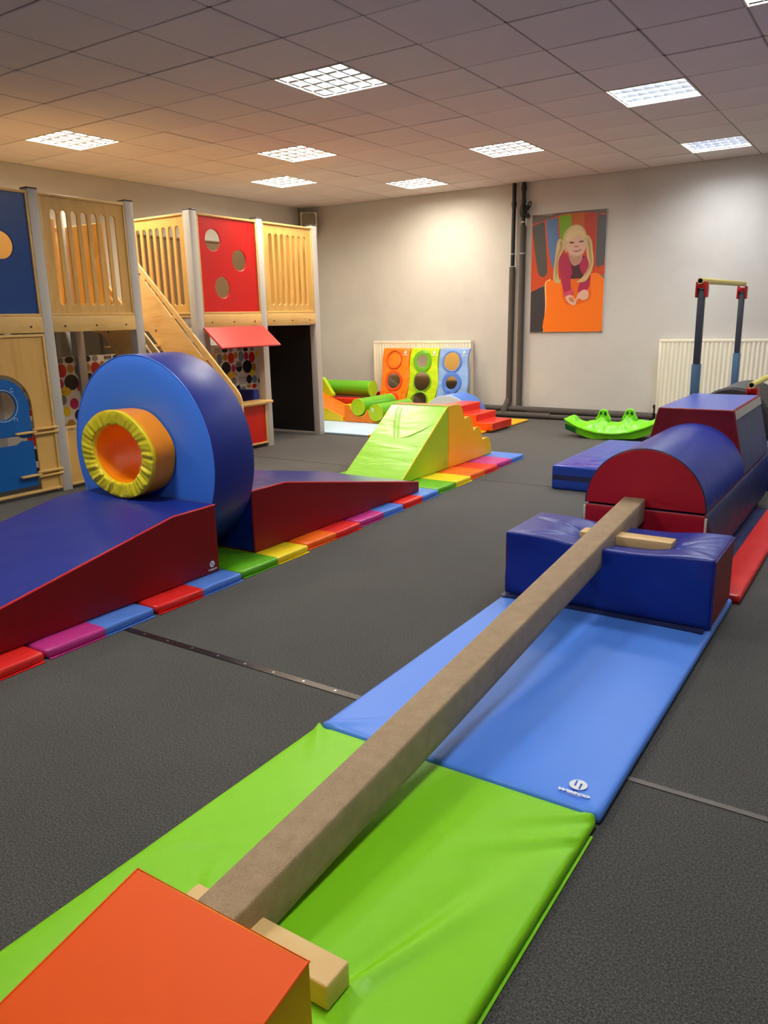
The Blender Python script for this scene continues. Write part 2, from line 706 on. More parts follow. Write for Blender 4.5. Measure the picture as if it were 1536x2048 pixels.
# threshold strips in the carpet
for nm, y, w, mt, screws in (('trim_1', -1.332, 0.034, STRIPB, True), ('trim_2', 2.48, 0.014, STRIPM, False), ('trim_3', -1.332, 0.022, STRIPM, False)):
    t = struct(nm, B(2.3 if nm == 'trim_3' else XL + .05, 2.28 if nm == 'trim_1' else XR - .05, y - w / 2, y + w / 2, 0.0, 0.003), mt)
    if screws:
        k = 0
        for i in range(-30, 44):
            x = 0.62 + 0.155 * i
            if 0.45 < x < 2.2:
                s = obj('screw', T([(x, y, 0.002), (x, y, 0.0042)], 0.0055, 10), SCREW, t)

# ceiling grid of 0.6 m tiles; lights take some of the cells (a, b)
lights = {(2, 0): 'n', (2, 5): 'w', (5, 3): 'w', (7, 5): 'w', (7, 0): 'n', (9, 3): 'w', (5, -3): 'c', (9, -3): 'c', (2, -5): 'c',
          (-3, -1): 'n', (-5, 4): 'n', (-4, -5): 'c', (6, -7): 'c'}  # unseen lights added to fill out the room lighting


def cell(a, b):
    """tile (a, b): y from .6a to .6a+.6 ; x from -.6(b+1) to -.6b"""
    return max(-0.6 * (b + 1), XL), min(-0.6 * b, XR), max(0.6 * a, YF), min(0.6 * a + 0.6, YB)


def seen(x, y, z):
    d = Vector((x, y, z)) - Vector((3.3726, -3.4784, 1.3796))
    w = d.dot(_f)
    if w < 0.2:
        return False
    px = 768 + 1554.5 * d.dot(_r2) / w
    py = 1024 - 1554.5 * d.dot(_u2) / w
    return -40 < px < 1576 and -40 < py < 2088


tile_me = {}
rest = bmesh.new()
g = 0.006
for a in range(-10, 11):
    for b in range(-8, 8):
        if (a, b) in lights:
            continue
        x0, x1, y0, y1 = cell(a, b)
        if x1 - x0 < 0.03 or y1 - y0 < 0.03:
            continue
        vis = any(seen(x, y, ZC) for x in (x0, (x0 + x1) / 2, x1) for y in (y0, (y0 + y1) / 2, y1))
        dz = random.uniform(0, 0.003)
        if not vis:
            box(rest, x0 + g, x1 - g, y0 + g, y1 - g, ZC, ZC + .015)
            continue
        key = (round(x1 - x0, 3), round(y1 - y0, 3))
        if key not in tile_me:
            bm = B(-key[0] / 2 + g, key[0] / 2 - g, -key[1] / 2 + g, key[1] / 2 - g, 0, 0.015, bev=0.004, seg=1)
            me = bpy.data.meshes.new('ceiling_tile')
            bm.to_mesh(me)
            bm.free()
            me.materials.append(TILE)
            tile_me[key] = me
        o = bpy.data.objects.new('ceiling_tile', tile_me[key])
        COL.objects.link(o)
        o.parent = ceil
        o.location = ((x0 + x1) / 2, (y0 + y1) / 2, ZC + dz)
        o.rotation_euler = (random.uniform(-.003, .003), random.uniform(-.003, .003), 0)
o = obj('ceiling_tiles_beyond', rest, TILE, ceil, smooth=False)
o['kind'] = 'stuff'
for b in range(-8, 9):
    x = -0.6 * b
    if XL < x < XR:
        obj('ceiling_grid_bar', B(x - .012, x + .012, YF, YB, ZC + .006, ZC + .016), GRIDM, ceil, smooth=False)
for a in range(-10, 12):
    y = 0.6 * a
    if YF < y < YB:
        obj('ceiling_grid_bar', B(XL, XR, y - .012, y + .012, ZC + .006, ZC + .015), GRIDM, ceil, smooth=False)

EM = {'n': emit('neutral tube light', (1.0, 0.945, 0.86, 1), LAMP),
      'w': emit('warm tube light', (1.0, 0.90, 0.74, 1), LAMP),
      'c': emit('cool tube light', (0.93, 0.96, 1.0, 1), LAMP * 0.85)}
LL = {(2, 0): 'large square ceiling light nearest the top centre, with louvre grid',
      (2, 5): 'glaring ceiling light above the blue end of the play house',
      (5, 3): 'ceiling light in mid room, the nearer of two close together left of centre',
      (7, 5): 'ceiling light farthest left of centre, nearest the corner loudspeaker',
      (7, 0): 'ceiling light in front of the black pipes',
      (9, 3): 'ceiling light nearest the back wall above the mirror panels',
      (5, -3): 'ceiling light right of the poster with dim grey louvre cells',
      (9, -3): 'ceiling light nearest the back wall above the yellow high bar',
      (-3, -1): 'added ceiling light above the carpet between the two courses, out of the picture',
      (-5, 4): 'added ceiling light behind the camera on the play house side, out of the picture',
      (-4, -5): 'added ceiling light behind the camera on the right, out of the picture',
      (6, -7): 'added ceiling light beyond the right picture edge, past the high bar',
      (2, -5): 'ceiling light cut off by the top right picture corner'}


def light_proto(hh, ny, nx):
    fr = bmesh.new()
    for q in ((-.3, .3, -.3, -.288), (-.3, .3, .288, .3), (-.3, -.288, -.288, .288), (.288, .3, -.288, .288)):
        box(fr, *q, -0.002, 0.085)
    lv = bmesh.new()
    for i in range(1, ny):
        y = -.288 + .576 * i / ny
        for s in (-1, 1):
            lv.faces.new([lv.verts.new(p) for p in ((-.288, y + s * .004, 0.004), (.288, y + s * .004, 0.004), (.288, y + s * .014, hh), (-.288, y + s * .014, hh))])
        lv.faces.new([lv.verts.new(p) for p in ((-.288, y - .004, 0.004), (.288, y - .004, 0.004), (.288, y + .004, .004), (-.288, y + .004, .004))])
    for i in range(1, nx):
        x = -.288 + .576 * i / nx
        for s in (-1, 1):
            lv.faces.new([lv.verts.new(p) for p in ((x + s * .002, -.288, 0.004), (x + s * .002, .288, 0.004), (x + s * .010, .288, hh), (x + s * .010, -.288, hh))])
    pn = bmesh.new()
    pn.faces.new([pn.verts.new(p) for p in ((-.288, .288, .07), (.288, .288, .07), (.288, -.288, .07), (-.288, -.288, .07))])
    out = []
    for nm, bm, mt in (('light_frame', fr, SPKW), ('louvre', lv, LOUVRE), ('lamp_panel', pn, None)):
        me = bpy.data.meshes.new(nm)
        bm.to_mesh(me)
        bm.free()
        if mt:
            me.materials.append(mt)
        out.append((nm, me))
    return out


LP = light_proto(.014, 4, 5)
LPC = light_proto(.036, 4, 7)
panel_me = {}
for k, m in EM.items():
    me = LP[2][1].copy()
    me.materials.append(m)
    panel_me[k] = me
for (a, b), k in lights.items():
    x0, x1, y0, y1 = cell(a, b)
    t = thing('ceiling_light', LL.get((a, b), 'added square louvred ceiling light behind the camera'), 'ceiling light', ((x0 + x1) / 2, (y0 + y1) / 2, ZC), 0, 'square ceiling lights')
    for nm, me in (LPC if k == 'c' else LP):
        o = bpy.data.objects.new(nm, panel_me[k] if nm == 'lamp_panel' else me)
        COL.objects.link(o)
        o.parent = t
POSTER = [
    ((132, 122, 114), 0, [(-0.882, 2.638), (0.124, 2.633), (0.109, 1.144), (-0.88, 1.128)]),
    ((96, 88, 82), 0, [(-0.89, 2.631), (-0.612, 2.592), (-0.562, 2.618), (-0.311, 2.619), (-0.229, 2.619), (0.113, 2.612), (0.109, 2.531), (-0.878, 2.482)]),
    ((196, 70, 32), 1, [(-0.882, 2.478), (-0.8, 2.518), (-0.688, 2.548), (-0.527, 2.588), (-0.351, 2.602), (-0.179, 2.596), (-0.016, 2.575), (0.115, 2.534), (0.113, 2.212), (0.11, 1.849), (-0.017, 1.863), (-0.279, 1.79), (-0.535, 1.793), (-0.734, 1.721), (-0.866, 1.662), (-0.878, 2.12)]),
    ((78, 77, 74), 1, [(-0.867, 2.477), (-0.791, 2.506), (-0.711, 2.525), (-0.692, 2.406), (-0.664, 2.107), (-0.65, 1.917), (-0.676, 1.855), (-0.729, 1.849), (-0.779, 1.907), (-0.82, 2.116), (-0.852, 2.339)]),
    ((86, 116, 160), 1, [(-0.683, 2.53), (-0.611, 2.55), (-0.533, 2.562), (-0.516, 2.392), (-0.491, 2.283), (-0.445, 2.172), (-0.527, 2.083), (-0.566, 1.944), (-0.612, 2.057), (-0.648, 2.231)]),
    ((112, 160, 24), 1, [(-0.508, 2.572), (-0.434, 2.581), (-0.355, 2.587), (-0.344, 2.448), (-0.385, 2.383), (-0.432, 2.279), (-0.478, 2.282), (-0.495, 2.406)]),
    ((178, 92, 34), 1, [(-0.341, 2.59), (-0.268, 2.591), (-0.186, 2.587), (-0.175, 2.412), (-0.219, 2.386), (-0.303, 2.407), (-0.336, 2.448)]),
    ((176, 52, 32), 1, [(-0.177, 2.587), (-0.097, 2.581), (-0.02, 2.572), (-0.02, 2.445), (-0.024, 2.206), (-0.026, 1.902), (-0.071, 1.996), (-0.13, 2.228), (-0.161, 2.381)]),
    ((84, 84, 86), 1, [(-0.009, 2.556), (0.049, 2.547), (0.109, 2.528), (0.109, 2.287), (0.099, 1.994), (0.061, 1.947), (0.004, 1.942), (-0.01, 1.993), (-0.012, 2.295)]),
    ((58, 56, 60), 0, [(-0.87, 1.658), (-0.742, 1.714), (-0.663, 1.727), (-0.656, 1.469), (-0.672, 1.136), (-0.871, 1.135)]),
    ((250, 205, 140), 1, [(-0.677, 1.755), (-0.622, 1.805), (-0.604, 1.788), (-0.651, 1.469), (-0.665, 1.135), (-0.686, 1.135), (-0.665, 1.469)]),
    ((240, 118, 22), 1, [(-0.664, 1.751), (-0.622, 1.793), (-0.466, 1.806), (-0.279, 1.79), (-0.074, 1.854), (0.012, 1.862), (0.071, 1.817), (0.112, 1.75), (0.116, 1.449), (0.111, 1.148), (-0.254, 1.143), (-0.671, 1.139), (-0.651, 1.469)]),
    ((222, 100, 18), 1, [(-0.397, 1.795), (-0.113, 1.806), (-0.058, 1.688), (-0.069, 1.548), (-0.216, 1.489), (-0.387, 1.494), (-0.444, 1.663)]),
    ((74, 38, 50), 1, [(-0.408, 2.092), (-0.288, 2.039), (-0.157, 2.077), (-0.134, 1.923), (-0.154, 1.816), (-0.246, 1.804), (-0.347, 1.816), (-0.386, 1.935)]),
    ((164, 40, 76), 1, [(-0.499, 2.051), (-0.443, 2.121), (-0.365, 2.074), (-0.312, 1.893), (-0.331, 1.823), (-0.316, 1.666), (-0.279, 1.625), (-0.331, 1.595), (-0.39, 1.589), (-0.442, 1.734), (-0.478, 1.893)]),
    ((164, 40, 76), 1, [(-0.224, 2.004), (-0.181, 2.048), (-0.123, 2.06), (-0.072, 1.92), (-0.073, 1.742), (-0.111, 1.662), (-0.222, 1.635), (-0.214, 1.733), (-0.154, 1.816), (-0.199, 1.895)]),
    ((176, 134, 116), 1, [(-0.367, 2.121), (-0.256, 2.06), (-0.182, 2.094), (-0.204, 2.003), (-0.285, 1.961), (-0.338, 2.011)]),
    ((208, 168, 148), 1, [(-0.413, 2.216), (-0.403, 2.308), (-0.317, 2.355), (-0.218, 2.348), (-0.149, 2.29), (-0.141, 2.191), (-0.175, 2.109), (-0.256, 2.064), (-0.332, 2.088), (-0.385, 2.153)]),
    ((200, 158, 138), 1, [(-0.428, 2.186), (-0.408, 2.208), (-0.386, 2.168), (-0.384, 2.137), (-0.41, 2.139)]),
    ((192, 170, 124), 1, [(-0.447, 2.234), (-0.438, 2.348), (-0.37, 2.435), (-0.271, 2.459), (-0.188, 2.421), (-0.143, 2.342), (-0.131, 2.251), (-0.156, 2.26), (-0.191, 2.308), (-0.283, 2.322), (-0.348, 2.288), (-0.388, 2.245), (-0.411, 2.177), (-0.437, 2.179)]),
    ((208, 188, 140), 1, [(-0.415, 2.278), (-0.385, 2.375), (-0.304, 2.445), (-0.221, 2.424), (-0.159, 2.328), (-0.174, 2.292), (-0.25, 2.335), (-0.315, 2.301), (-0.364, 2.274)]),
    ((196, 172, 120), 1, [(-0.504, 2.295), (-0.475, 2.297), (-0.435, 2.256), (-0.432, 2.179), (-0.464, 2.119), (-0.496, 2.05), (-0.505, 1.926), (-0.493, 1.839), (-0.465, 1.77), (-0.508, 1.756), (-0.556, 1.794), (-0.567, 1.85), (-0.551, 2.022), (-0.535, 2.177), (-0.528, 2.247)]),
    ((160, 136, 88), 1, [(-0.483, 2.282), (-0.452, 2.249), (-0.462, 2.173), (-0.501, 2.082), (-0.514, 1.942), (-0.522, 1.8), (-0.54, 1.943), (-0.519, 2.099), (-0.488, 2.19)]),
    ((196, 172, 120), 1, [(-0.146, 2.309), (-0.11, 2.313), (-0.07, 2.247), (-0.054, 2.147), (-0.035, 2.009), (-0.051, 1.911), (-0.085, 1.828), (-0.144, 1.765), (-0.252, 1.761), (-0.195, 1.802), (-0.132, 1.876), (-0.095, 1.967), (-0.123, 2.06), (-0.14, 2.168)]),
    ((164, 140, 92), 1, [(-0.125, 2.288), (-0.09, 2.225), (-0.072, 2.103), (-0.059, 1.995), (-0.092, 1.897), (-0.155, 1.823), (-0.116, 1.891), (-0.083, 1.981), (-0.101, 2.105)]),
    ((72, 52, 48), 1, [(-0.363, 2.251), (-0.33, 2.258), (-0.301, 2.249), (-0.296, 2.239), (-0.329, 2.237), (-0.356, 2.24)]),
    ((72, 52, 48), 1, [(-0.237, 2.254), (-0.206, 2.263), (-0.177, 2.257), (-0.172, 2.247), (-0.203, 2.245), (-0.23, 2.244)]),
    ((176, 126, 110), 1, [(-0.294, 2.197), (-0.278, 2.207), (-0.245, 2.205), (-0.232, 2.193), (-0.256, 2.183), (-0.282, 2.186)]),
    ((120, 50, 50), 1, [(-0.316, 2.148), (-0.263, 2.143), (-0.198, 2.16), (-0.209, 2.148), (-0.254, 2.132), (-0.3, 2.137)]),
    ((190, 148, 130), 1, [(-0.333, 2.107), (-0.257, 2.083), (-0.191, 2.106), (-0.223, 2.077), (-0.264, 2.064), (-0.307, 2.078)]),
    ((214, 172, 150), 1, [(-0.39, 1.581), (-0.323, 1.607), (-0.27, 1.562), (-0.244, 1.537), (-0.254, 1.482), (-0.309, 1.484), (-0.362, 1.525)]),
    ((214, 172, 150), 1, [(-0.218, 1.623), (-0.157, 1.664), (-0.102, 1.65), (-0.083, 1.603), (-0.098, 1.553), (-0.16, 1.535), (-0.211, 1.56), (-0.235, 1.529), (-0.241, 1.569)]),
    ((190, 120, 70), 1, [(-0.339, 1.58), (-0.287, 1.562), (-0.268, 1.522), (-0.302, 1.515), (-0.337, 1.54)]),
    ((196, 70, 100), 1, [(-0.409, 1.63), (-0.308, 1.666), (-0.281, 1.625), (-0.356, 1.604), (-0.399, 1.59)]),
]

# ------------------------------------------------------------------ wall fittings
def radiator(name, label, x0, x1, zb, zt, yb, valves):
    """panel radiator: fluted front, top grille, side covers"""
    t = thing(name, label, 'radiator', ((x0 + x1) / 2, yb - .05, zb))
    yf = yb - 0.10
    bm = bmesh.new()
    n = int((x1 - x0 - .06) / 0.0125)
    xs = [x0 + .03 + (x1 - x0 - .06) * i / n for i in range(n + 1)]
    zs = [zb + .02, zb + .05, zt - .06, zt - .035]
    rows = []
    for j, z in enumerate(zs):
        amp = 0.0 if j in (0, 3) else 0.008
        rows.append([bm.verts.new((x, yf + amp * (1 if (i // 2) % 2 == 0 else -1), z)) for i, x in enumerate(xs)])
    for a, b in zip(rows, rows[1:]):
        for i in range(n):
            bm.faces.new((a[i], a[i + 1], b[i + 1], b[i]))
    obj('fluted_panel', bm, CREAM, t, angle=60)
    fr = bmesh.new()
    box(fr, x0, x1, yf - .004, yf + .012, zt - .036, zt, bev=.004)
    box(fr, x0, x0 + .032, yf - .004, yf + .012, zb, zt - .036, bev=.003)
    box(fr, x1 - .032, x1, yf - .004, yf + .012, zb, zt - .036, bev=.003)
    box(fr, x0, x1, yf - .003, yf + .012, zb, zb + .022, bev=.003)
    obj('panel_rim', fr, CREAM, t)
    obj('side_cover', B(x0, x0 + .006, yf + .012, yb - .012, zb + .02, zt), CREAM, t, smooth=False)
    obj('side_cover', B(x1 - .006, x1, yf + .012, yb - .012, zb + .02, zt), CREAM, t, smooth=False)
    obj('back_panel', B(x0 + .01, x1 - .01, yb - .03, yb - .012, zb + .02, zt - .01), CREAM, t, smooth=False)
    gr = bmesh.new()
    k = int((x1 - x0) / 0.03)
    for i in range(k):
        x = x0 + .015 + (x1 - x0 - .03) * i / (k - 1)
        box(gr, x - .004, x + .004, yf + .012, yb - .012, zt - .006, zt)
    obj('top_grille', gr, CREAM, t, smooth=False)
    for vx in valves:
        bm = bmesh.new()
        tube(bm, [(vx, yf + .05, zb + .06), (vx, yf + .05, zb - .07)], .014, 10)
        tube(bm, [(vx, yf + .05, zb + .06), (vx, yf + .05, zb + .10)], .022, 10)
        bmesh.ops.recalc_face_normals(bm, faces=bm.faces)
        obj('valve', bm, BOLT, t)
    return t


radiator('radiator', 'cream panel radiator behind the three mirror panels', -3.36, -1.72, 0.14, 1.035, YB, [-1.70])
radiator('radiator', 'cream panel radiator behind the yellow high bar', 0.85, 2.75, 0.14, 1.045, YB, [0.83])


def pipe(name, label, segs, extra=None):
    t = thing(name, label, 'pipe', segs[0][2][0])
    for nm, mt, pts, r in segs:
        obj(nm, T(pts, r, 14), mt, t)
    return t


yp = YB - .055
pipe('heating_pipe', 'black vertical pipe with lower grey lagging, left of the pair beside the poster',
     [('bare_pipe', PIPEB, [(-1.118, yp, ZC - .002), (-1.128, yp, 2.0)], .027),
      ('collar', PIPEB, [(-1.119, yp, 2.80), (-1.120, yp, 2.74)], .034),
      ('pipe_clip', SCREW, [(-1.127, yp, 2.16), (-1.127, yp, 2.145)], .033),
      ('lagging', PIPEG, [(-1.129, yp, 1.99), (-1.14, yp, 1.0), (-1.150, yp, .22)], .041),
      ('lagging', PIPEG, [(-1.150, yp, .24), (-1.165, yp - .03, .17), (-1.185, yp - .075, .10), (-1.185, yp - .08, .06)], .045)])
pt = pipe('heating_pipe', 'black valve pipe with full length lagging, right of the pair beside the poster',
          [('bare_pipe', PIPEB, [(-.985, yp, ZC - .002), (-.988, yp, 2.50)], .027),
           ('collar', PIPEB, [(-.985, yp, 2.98), (-.985, yp, 2.93)], .036),
           ('collar', PIPEB, [(-.986, yp, 2.82), (-.986, yp, 2.78)], .033),
           ('pipe_clip', SCREW, [(-.988, yp, 2.55), (-.988, yp, 2.535)], .033),
           ('lagging', PIPEG, [(-.988, yp, 2.50), (-.995, yp, 1.2), (-1.000, yp, .16)], .040),
           ('pipe_clip', SCREW, [(-.992, yp, 2.16), (-.992, yp, 2.145)], .044)])
bm = bmesh.new()
tube(bm, [(-.988, yp, 2.77), (-.988, yp, 2.72), (-.988, yp, 2.64), (-.988, yp, 2.60)], [.03, .046, .046, .03], 12)
tube(bm, [(-.97, yp - .01, 2.68), (-.90, yp - .03, 2.73)], .014, 8)
tube(bm, [(-.90 + .045 * math.cos(a) * .5, yp - .03 + .045 * math.sin(a), 2.735 + .045 * math.cos(a)) for a in [2 * math.pi * i / 16 for i in range(16)]], .008, 6, closed=True)
tube(bm, [(-.965, yp, 2.62), (-.92, yp - .01, 2.63), (-.90, yp - .01, 2.60)], .022, 8)
bmesh.ops.recalc_face_normals(bm, faces=bm.faces)
obj('gate_valve', bm, PIPEB, pt)
pipe('skirting_pipe', 'upper grey lagged pipe running along the foot of the back wall',
     [('lagging', PIPEG, [(-1.70, yp - .02, .115), (-.86, yp - .02, .112)], .038),
      ('lagging', PIPEG, [(-.86, yp - .02, .108), (.82, yp - .02, .098)], .046)])
pipe('skirting_pipe', 'lower grey lagged pipe lying on the floor along the back wall',
     [('lagging', PIPEG, [(-1.70, yp - .09, .036), (-1.25, yp - .09, .036)], .032),
      ('lagging', PIPEG, [(-1.25, yp - .09, .043), (-.50, yp - .09, .041)], .041),
      ('lagging', PIPEG, [(-.50, yp - .09, .036), (.80, yp - .09, .036)], .033)])

# poster: a flat print on a thin board
pst = thing('wall_poster', 'tall poster of a smiling child with blonde pigtails lying on an orange mat', 'poster', (-.38, YB - .02, 1.14))
obj('poster_board', B(-.876, .110, YB - .024, YB - .002, 1.141, 2.622, bev=.002), WHITEP, pst, smooth=False)
bm = bmesh.new()
pm = []


def clipd(p):
    return (min(max(p[0], -.874), .108), min(max(p[1], 1.143), 2.62))


for i, (c, smooth_, pts) in enumerate(POSTER):
    q = [clipd(p) for p in (spline(pts, 4) if smooth_ else pts)]
    y = YB - .0246 - .00012 * i
    vsx = []
    for p in q:
        if not vsx or (abs(vsx[-1].co.x - p[0]) + abs(vsx[-1].co.z - p[1])) > 1e-5:
            vsx.append(bm.verts.new((p[0], y, p[1])))
    f = bm.faces.new(vsx)
    f.normal_update()
    if f.normal.y > 0:
        f.normal_flip()
    mt = plain('poster ink', c, 0.35)
    pm.append(mt)
    f.material_index = i
obj('printed_picture', bm, pm, pst, smooth=False)

# loudspeaker in the corner
sp = thing('wall_loudspeaker', 'small pale loudspeaker high in the far left room corner', 'loudspeaker', (-4.41, 6.36, 2.60), math.radians(38))


def local_box(t, name, x0, x1, y0, y1, z0, z1, mat, bev=.01, seg=2):
    bm = B(x0, x1, y0, y1, z0, z1, bev=bev, seg=seg)
    bm.transform(ROOTM[t.name].inverted())
    return obj(name, bm, mat, t)


local_box(sp, 'cabinet', -.125, .125, -.05, .12, 0, .34, SPKW, .02, 3)
bm = curve_mesh(spline([(-.095, .02), (.095, .02), (.105, .17), (.095, .315), (0, .325), (-.095, .315), (-.105, .17)], 4), [], .008, .002)
for v in bm.verts:
    v.co = Vector((v.co.x, -.052 + v.co.z, v.co.y))
bm.transform(ROOTM[sp.name].inverted())
bmesh.ops.recalc_face_normals(bm, faces=bm.faces)
obj('grille', bm, GRILLE, sp)
local_box(sp, 'wall_bracket', -.03, .03, .12, .20, .12, .22, CAPM, .004)
tag(obj('cable_conduit', B(XL, XL + .015, 6.40, 6.43, 2.0, ZC - .002), CONDUIT, None, smooth=False, loc=(XL, 6.41, 2.0)), 'thin cable conduit on the left wall beside the corner loudspeaker', 'conduit')

# ------------------------------------------------------------------ play house
PW = 0.045
XP = -2.545            # centre line of the front posts, front face at -2.5
XB = -3.44             # centre line of the back posts
FRONT = lambda x=-2.5: ((x, 0, 0), (0, 1, 0), (0, 0, 1))


def post(t, x, y, h=2.42):
    p = obj('post', B(x - PW, x + PW, y - PW, y + PW, 0, h, bev=.004), ALU, t)
    obj('post_cap', B(x - PW - .002, x + PW + .002, y - PW - .002, y + PW + .002, h, h + .012, bev=.003), CAPM, p)
    return p


def slat_panel(t, y0, y1, x, z0=1.45, z1=2.40, name='slotted_panel', zs=(1.537, 2.287)):
    c = (y0 + y1) / 2
    s = (y1 - y0) / 0.85
    holes = [slot(c + (i - 3) * .0975 * s, zs[0], zs[1], .056 * s) for i in range(7)]
    p = board(name, rect(y0 + .012, y1 - .012, z0 + .012, z1 - .012), holes, .018, FRONT(x), BIRCH, t)
    rim(p, y0, y1, z0, z1, x)
    return p


def rim(p, y0, y1, z0, z1, x, mat=None):
    bm = bmesh.new()
    w = .02
    box(bm, x - .022, x + .022, y0, y1, z1 - w, z1, bev=.003)
    box(bm, x - .022, x + .022, y0, y1, z0, z0 + w, bev=.003)
    box(bm, x - .022, x + .022, y0, y0 + w, z0 + w, z1 - w, bev=.003)
    box(bm, x - .022, x + .022, y1 - w, y1, z0 + w, z1 - w, bev=.003)
    return obj('panel_frame', bm, mat or BIRCH_Y, p)


def beam_y(t, y0, y1, x, z0=1.32, z1=1.448, bolts=3):
    b = obj('platform_beam', B(x - .015, x + .015, y0, y1, z0, z1, bev=.003), BIRCH_Y, t)
    for i in range(bolts):
        y = y0 + (y1 - y0) * (.13 + .37 * i)
        obj('bolt', T([(x + .010, y, 1.368), (x + .019, y, 1.368)], .008, 10), BOLT, b)
    return b


def beam_x(t, x0, x1, y, mat=None):
    return obj('platform_beam', B(x0, x1, y - .015, y + .015, 1.32, 1.425, bev=.003), mat or BIRCH_X, t)


DOTS = [(3.175, 0.979, 0.034, 0.034, 'y'), (3.268, 0.945, 0.046, 0.059, 'b'), (3.361, 0.96, 0.039, 0.041, 'o'), (3.459, 0.945, 0.055, 0.065, 'r'), (3.542, 0.975, 0.032, 0.038, 'o'), (3.632, 0.956, 0.047, 0.066, 'b'), (3.72, 0.956, 0.041, 0.049, 'm'), (3.821, 0.935, 0.055, 0.067, 'r'), (3.91, 0.973, 0.026, 0.036, 'y'), (3.362, 1.044, 0.049, 0.033, 'k'), (3.462, 1.044, 0.036, 0.03, 'g'), (3.717, 1.038, 0.042, 0.028, 'k'), (3.831, 1.038, 0.038, 0.029, 'g'), (3.366, 0.828, 0.078, 0.077, 'k'), (3.487, 0.822, 0.036, 0.045, 'm'), (3.583, 0.842, 0.056, 0.061, 'h'), (3.731, 0.827, 0.083, 0.08, 'k'), (3.849, 0.82, 0.037, 0.047, 'o'), (3.439, 0.745, 0.06, 0.042, 'y'), (3.812, 0.75, 0.046, 0.041, 'y'), (3.751, 0.671, 0.049, 0.054, 'k'), (3.845, 0.664, 0.046, 0.047, 'b'), (3.482, 0.666, 0.044, 0.05, 'g'), (3.554, 0.578, 0.037, 0.039, 'k'), (3.641, 0.545, 0.045, 0.051, 'b'), (3.739, 0.589, 0.043, 0.023, 'o'), (3.835, 0.581, 0.043, 0.029, 'r'), (3.94, 0.64, 0.030, 0.034, 'k'), (3.25, 1.034, 0.055, 0.035, 's'), (3.637, 0.659, 0.066, 0.056, 's'), (3.614, 1.037, 0.044, 0.02, 's'), (3.498, 0.751, 0.029, 0.025, 'd'), (3.853, 0.778, 0.034, 0.041, 'd'), (3.233, 0.868, 0.041, 0.029, 's'), (3.59, 0.487, 0.045, 0.021, 'k'),
        (3.25, .78, .06, .06, 'r'), (3.24, .64, .045, .05, 'b'), (3.36, .62, .05, .055, 'm'), (3.45, .55, .04, .05, 'y'), (3.30, .50, .07, .065, 'k'), (3.42, .42, .05, .05, 'o'), (3.52, .40, .045, .06, 'r'), (3.70, .43, .06, .07, 'k'), (3.84, .46, .05, .05, 'b'), (3.25, .36, .05, .05, 'y'), (3.35, .30, .06, .06, 'b'), (3.48, .27, .06, .055, 'k'), (3.62, .30, .05, .06, 'm'), (3.74, .28, .05, .05, 'y'), (3.86, .32, .05, .06, 'r'), (3.27, .20, .06, .06, 'r'), (3.42, .16, .05, .05, 'g'), (3.56, .15, .06, .06, 'o'), (3.70, .16, .06, .06, 'b'), (3.85, .18, .06, .06, 'k')]
PC = {'y': (246, 208, 20), 'b': (120, 142, 160), 'o': (196, 138, 40), 'r': (206, 40, 28), 'm': (196, 36, 104), 'k': (26, 26, 32), 'g': (142, 140, 136)}
PMAT = {k: plain('print ' + k, c, 0.45) for k, c in PC.items()}
PBASE = plain('printed board white', (238, 230, 216), 0.45)


def dotted(t, y0, y1, x, z1=1.10, shift=0.0, flip=1):
    """white board printed with coloured pebbles"""
    p = obj('patterned_panel', B(x - .009, x + .009, y0, y1, .06, z1), PBASE, t, smooth=False)
    bm = bmesh.new()
    ks = list(PC)
    L = 0

    def poly(pts, key, lay):
        pts = [(min(max(a, y0 + .002), y1 - .002), min(max(b, .062), z1 - .002)) for a, b in pts]
        c = []
        for q in pts:
            if not c or abs(c[-1][0] - q[0]) + abs(c[-1][1] - q[1]) > 1e-4:
                c.append(q)
        if len(c) < 3 or max(q[0] for q in c) - min(q[0] for q in c) < .004 or max(q[1] for q in c) - min(q[1] for q in c) < .004:
            return
        f = bm.faces.new([bm.verts.new((x + .0095 + .00015 * lay, a, b)) for a, b in c])
        f.material_index = ks.index(key)
    for (yy, zz, ry, rz, k) in DOTS:
        L += 1
        yc = 3.57 + flip * (yy - 3.57)
        yc = (y0 + y1) / 2 + (yc - 3.57) + shift
        if yc < y0 - .03 or yc > y1 + .03:
            continue
        if k in PC:
            poly(circ(yc, zz, ry, 18, rz), k, L % 4)
        elif k == 'h':
            poly(circ(yc, zz, ry, 18, rz), 'g', 0)
            poly([(yc + ry * math.cos(a), zz - .01 + rz * math.sin(a)) for a in [math.pi + math.pi * i / 10 for i in range(11)]], 'k', 5)
            for i in range(4):
                poly([(yc - .04 + .022 * i, zz), (yc - .035 + .022 * i, zz), (yc - .02 + .022 * i, zz + .045), (yc - .025 + .022 * i, zz + .045)], 'k', 6)
        elif k == 's':
            for i in range(5):
                z = zz - rz * .7 + rz * 1.4 * i / 4
                for j in range(3):
                    a = yc - ry + ry * .7 * j
                    poly([(a, z), (a + ry * .3, z + .010), (a + ry * .6, z), (a + ry * .6, z + .005), (a + ry * .3, z + .015), (a, z + .005)], 'k', 6)
        else:
            for i in range(4):
                a = yc - ry + ry * .6 * i
                poly([(a, zz - rz * .3 * i), (a + .006, zz - rz * .3 * i), (a + .03, zz + rz - rz * .3 * i), (a + .024, zz + rz - rz * .3 * i)], 'k', 6)
    for f in bm.faces:
        f.normal_update()
        if f.normal.x < 0:
            f.normal_flip()
    obj('printed_pebbles', bm, [PMAT[k] for k in ks], p, smooth=False)
    return p


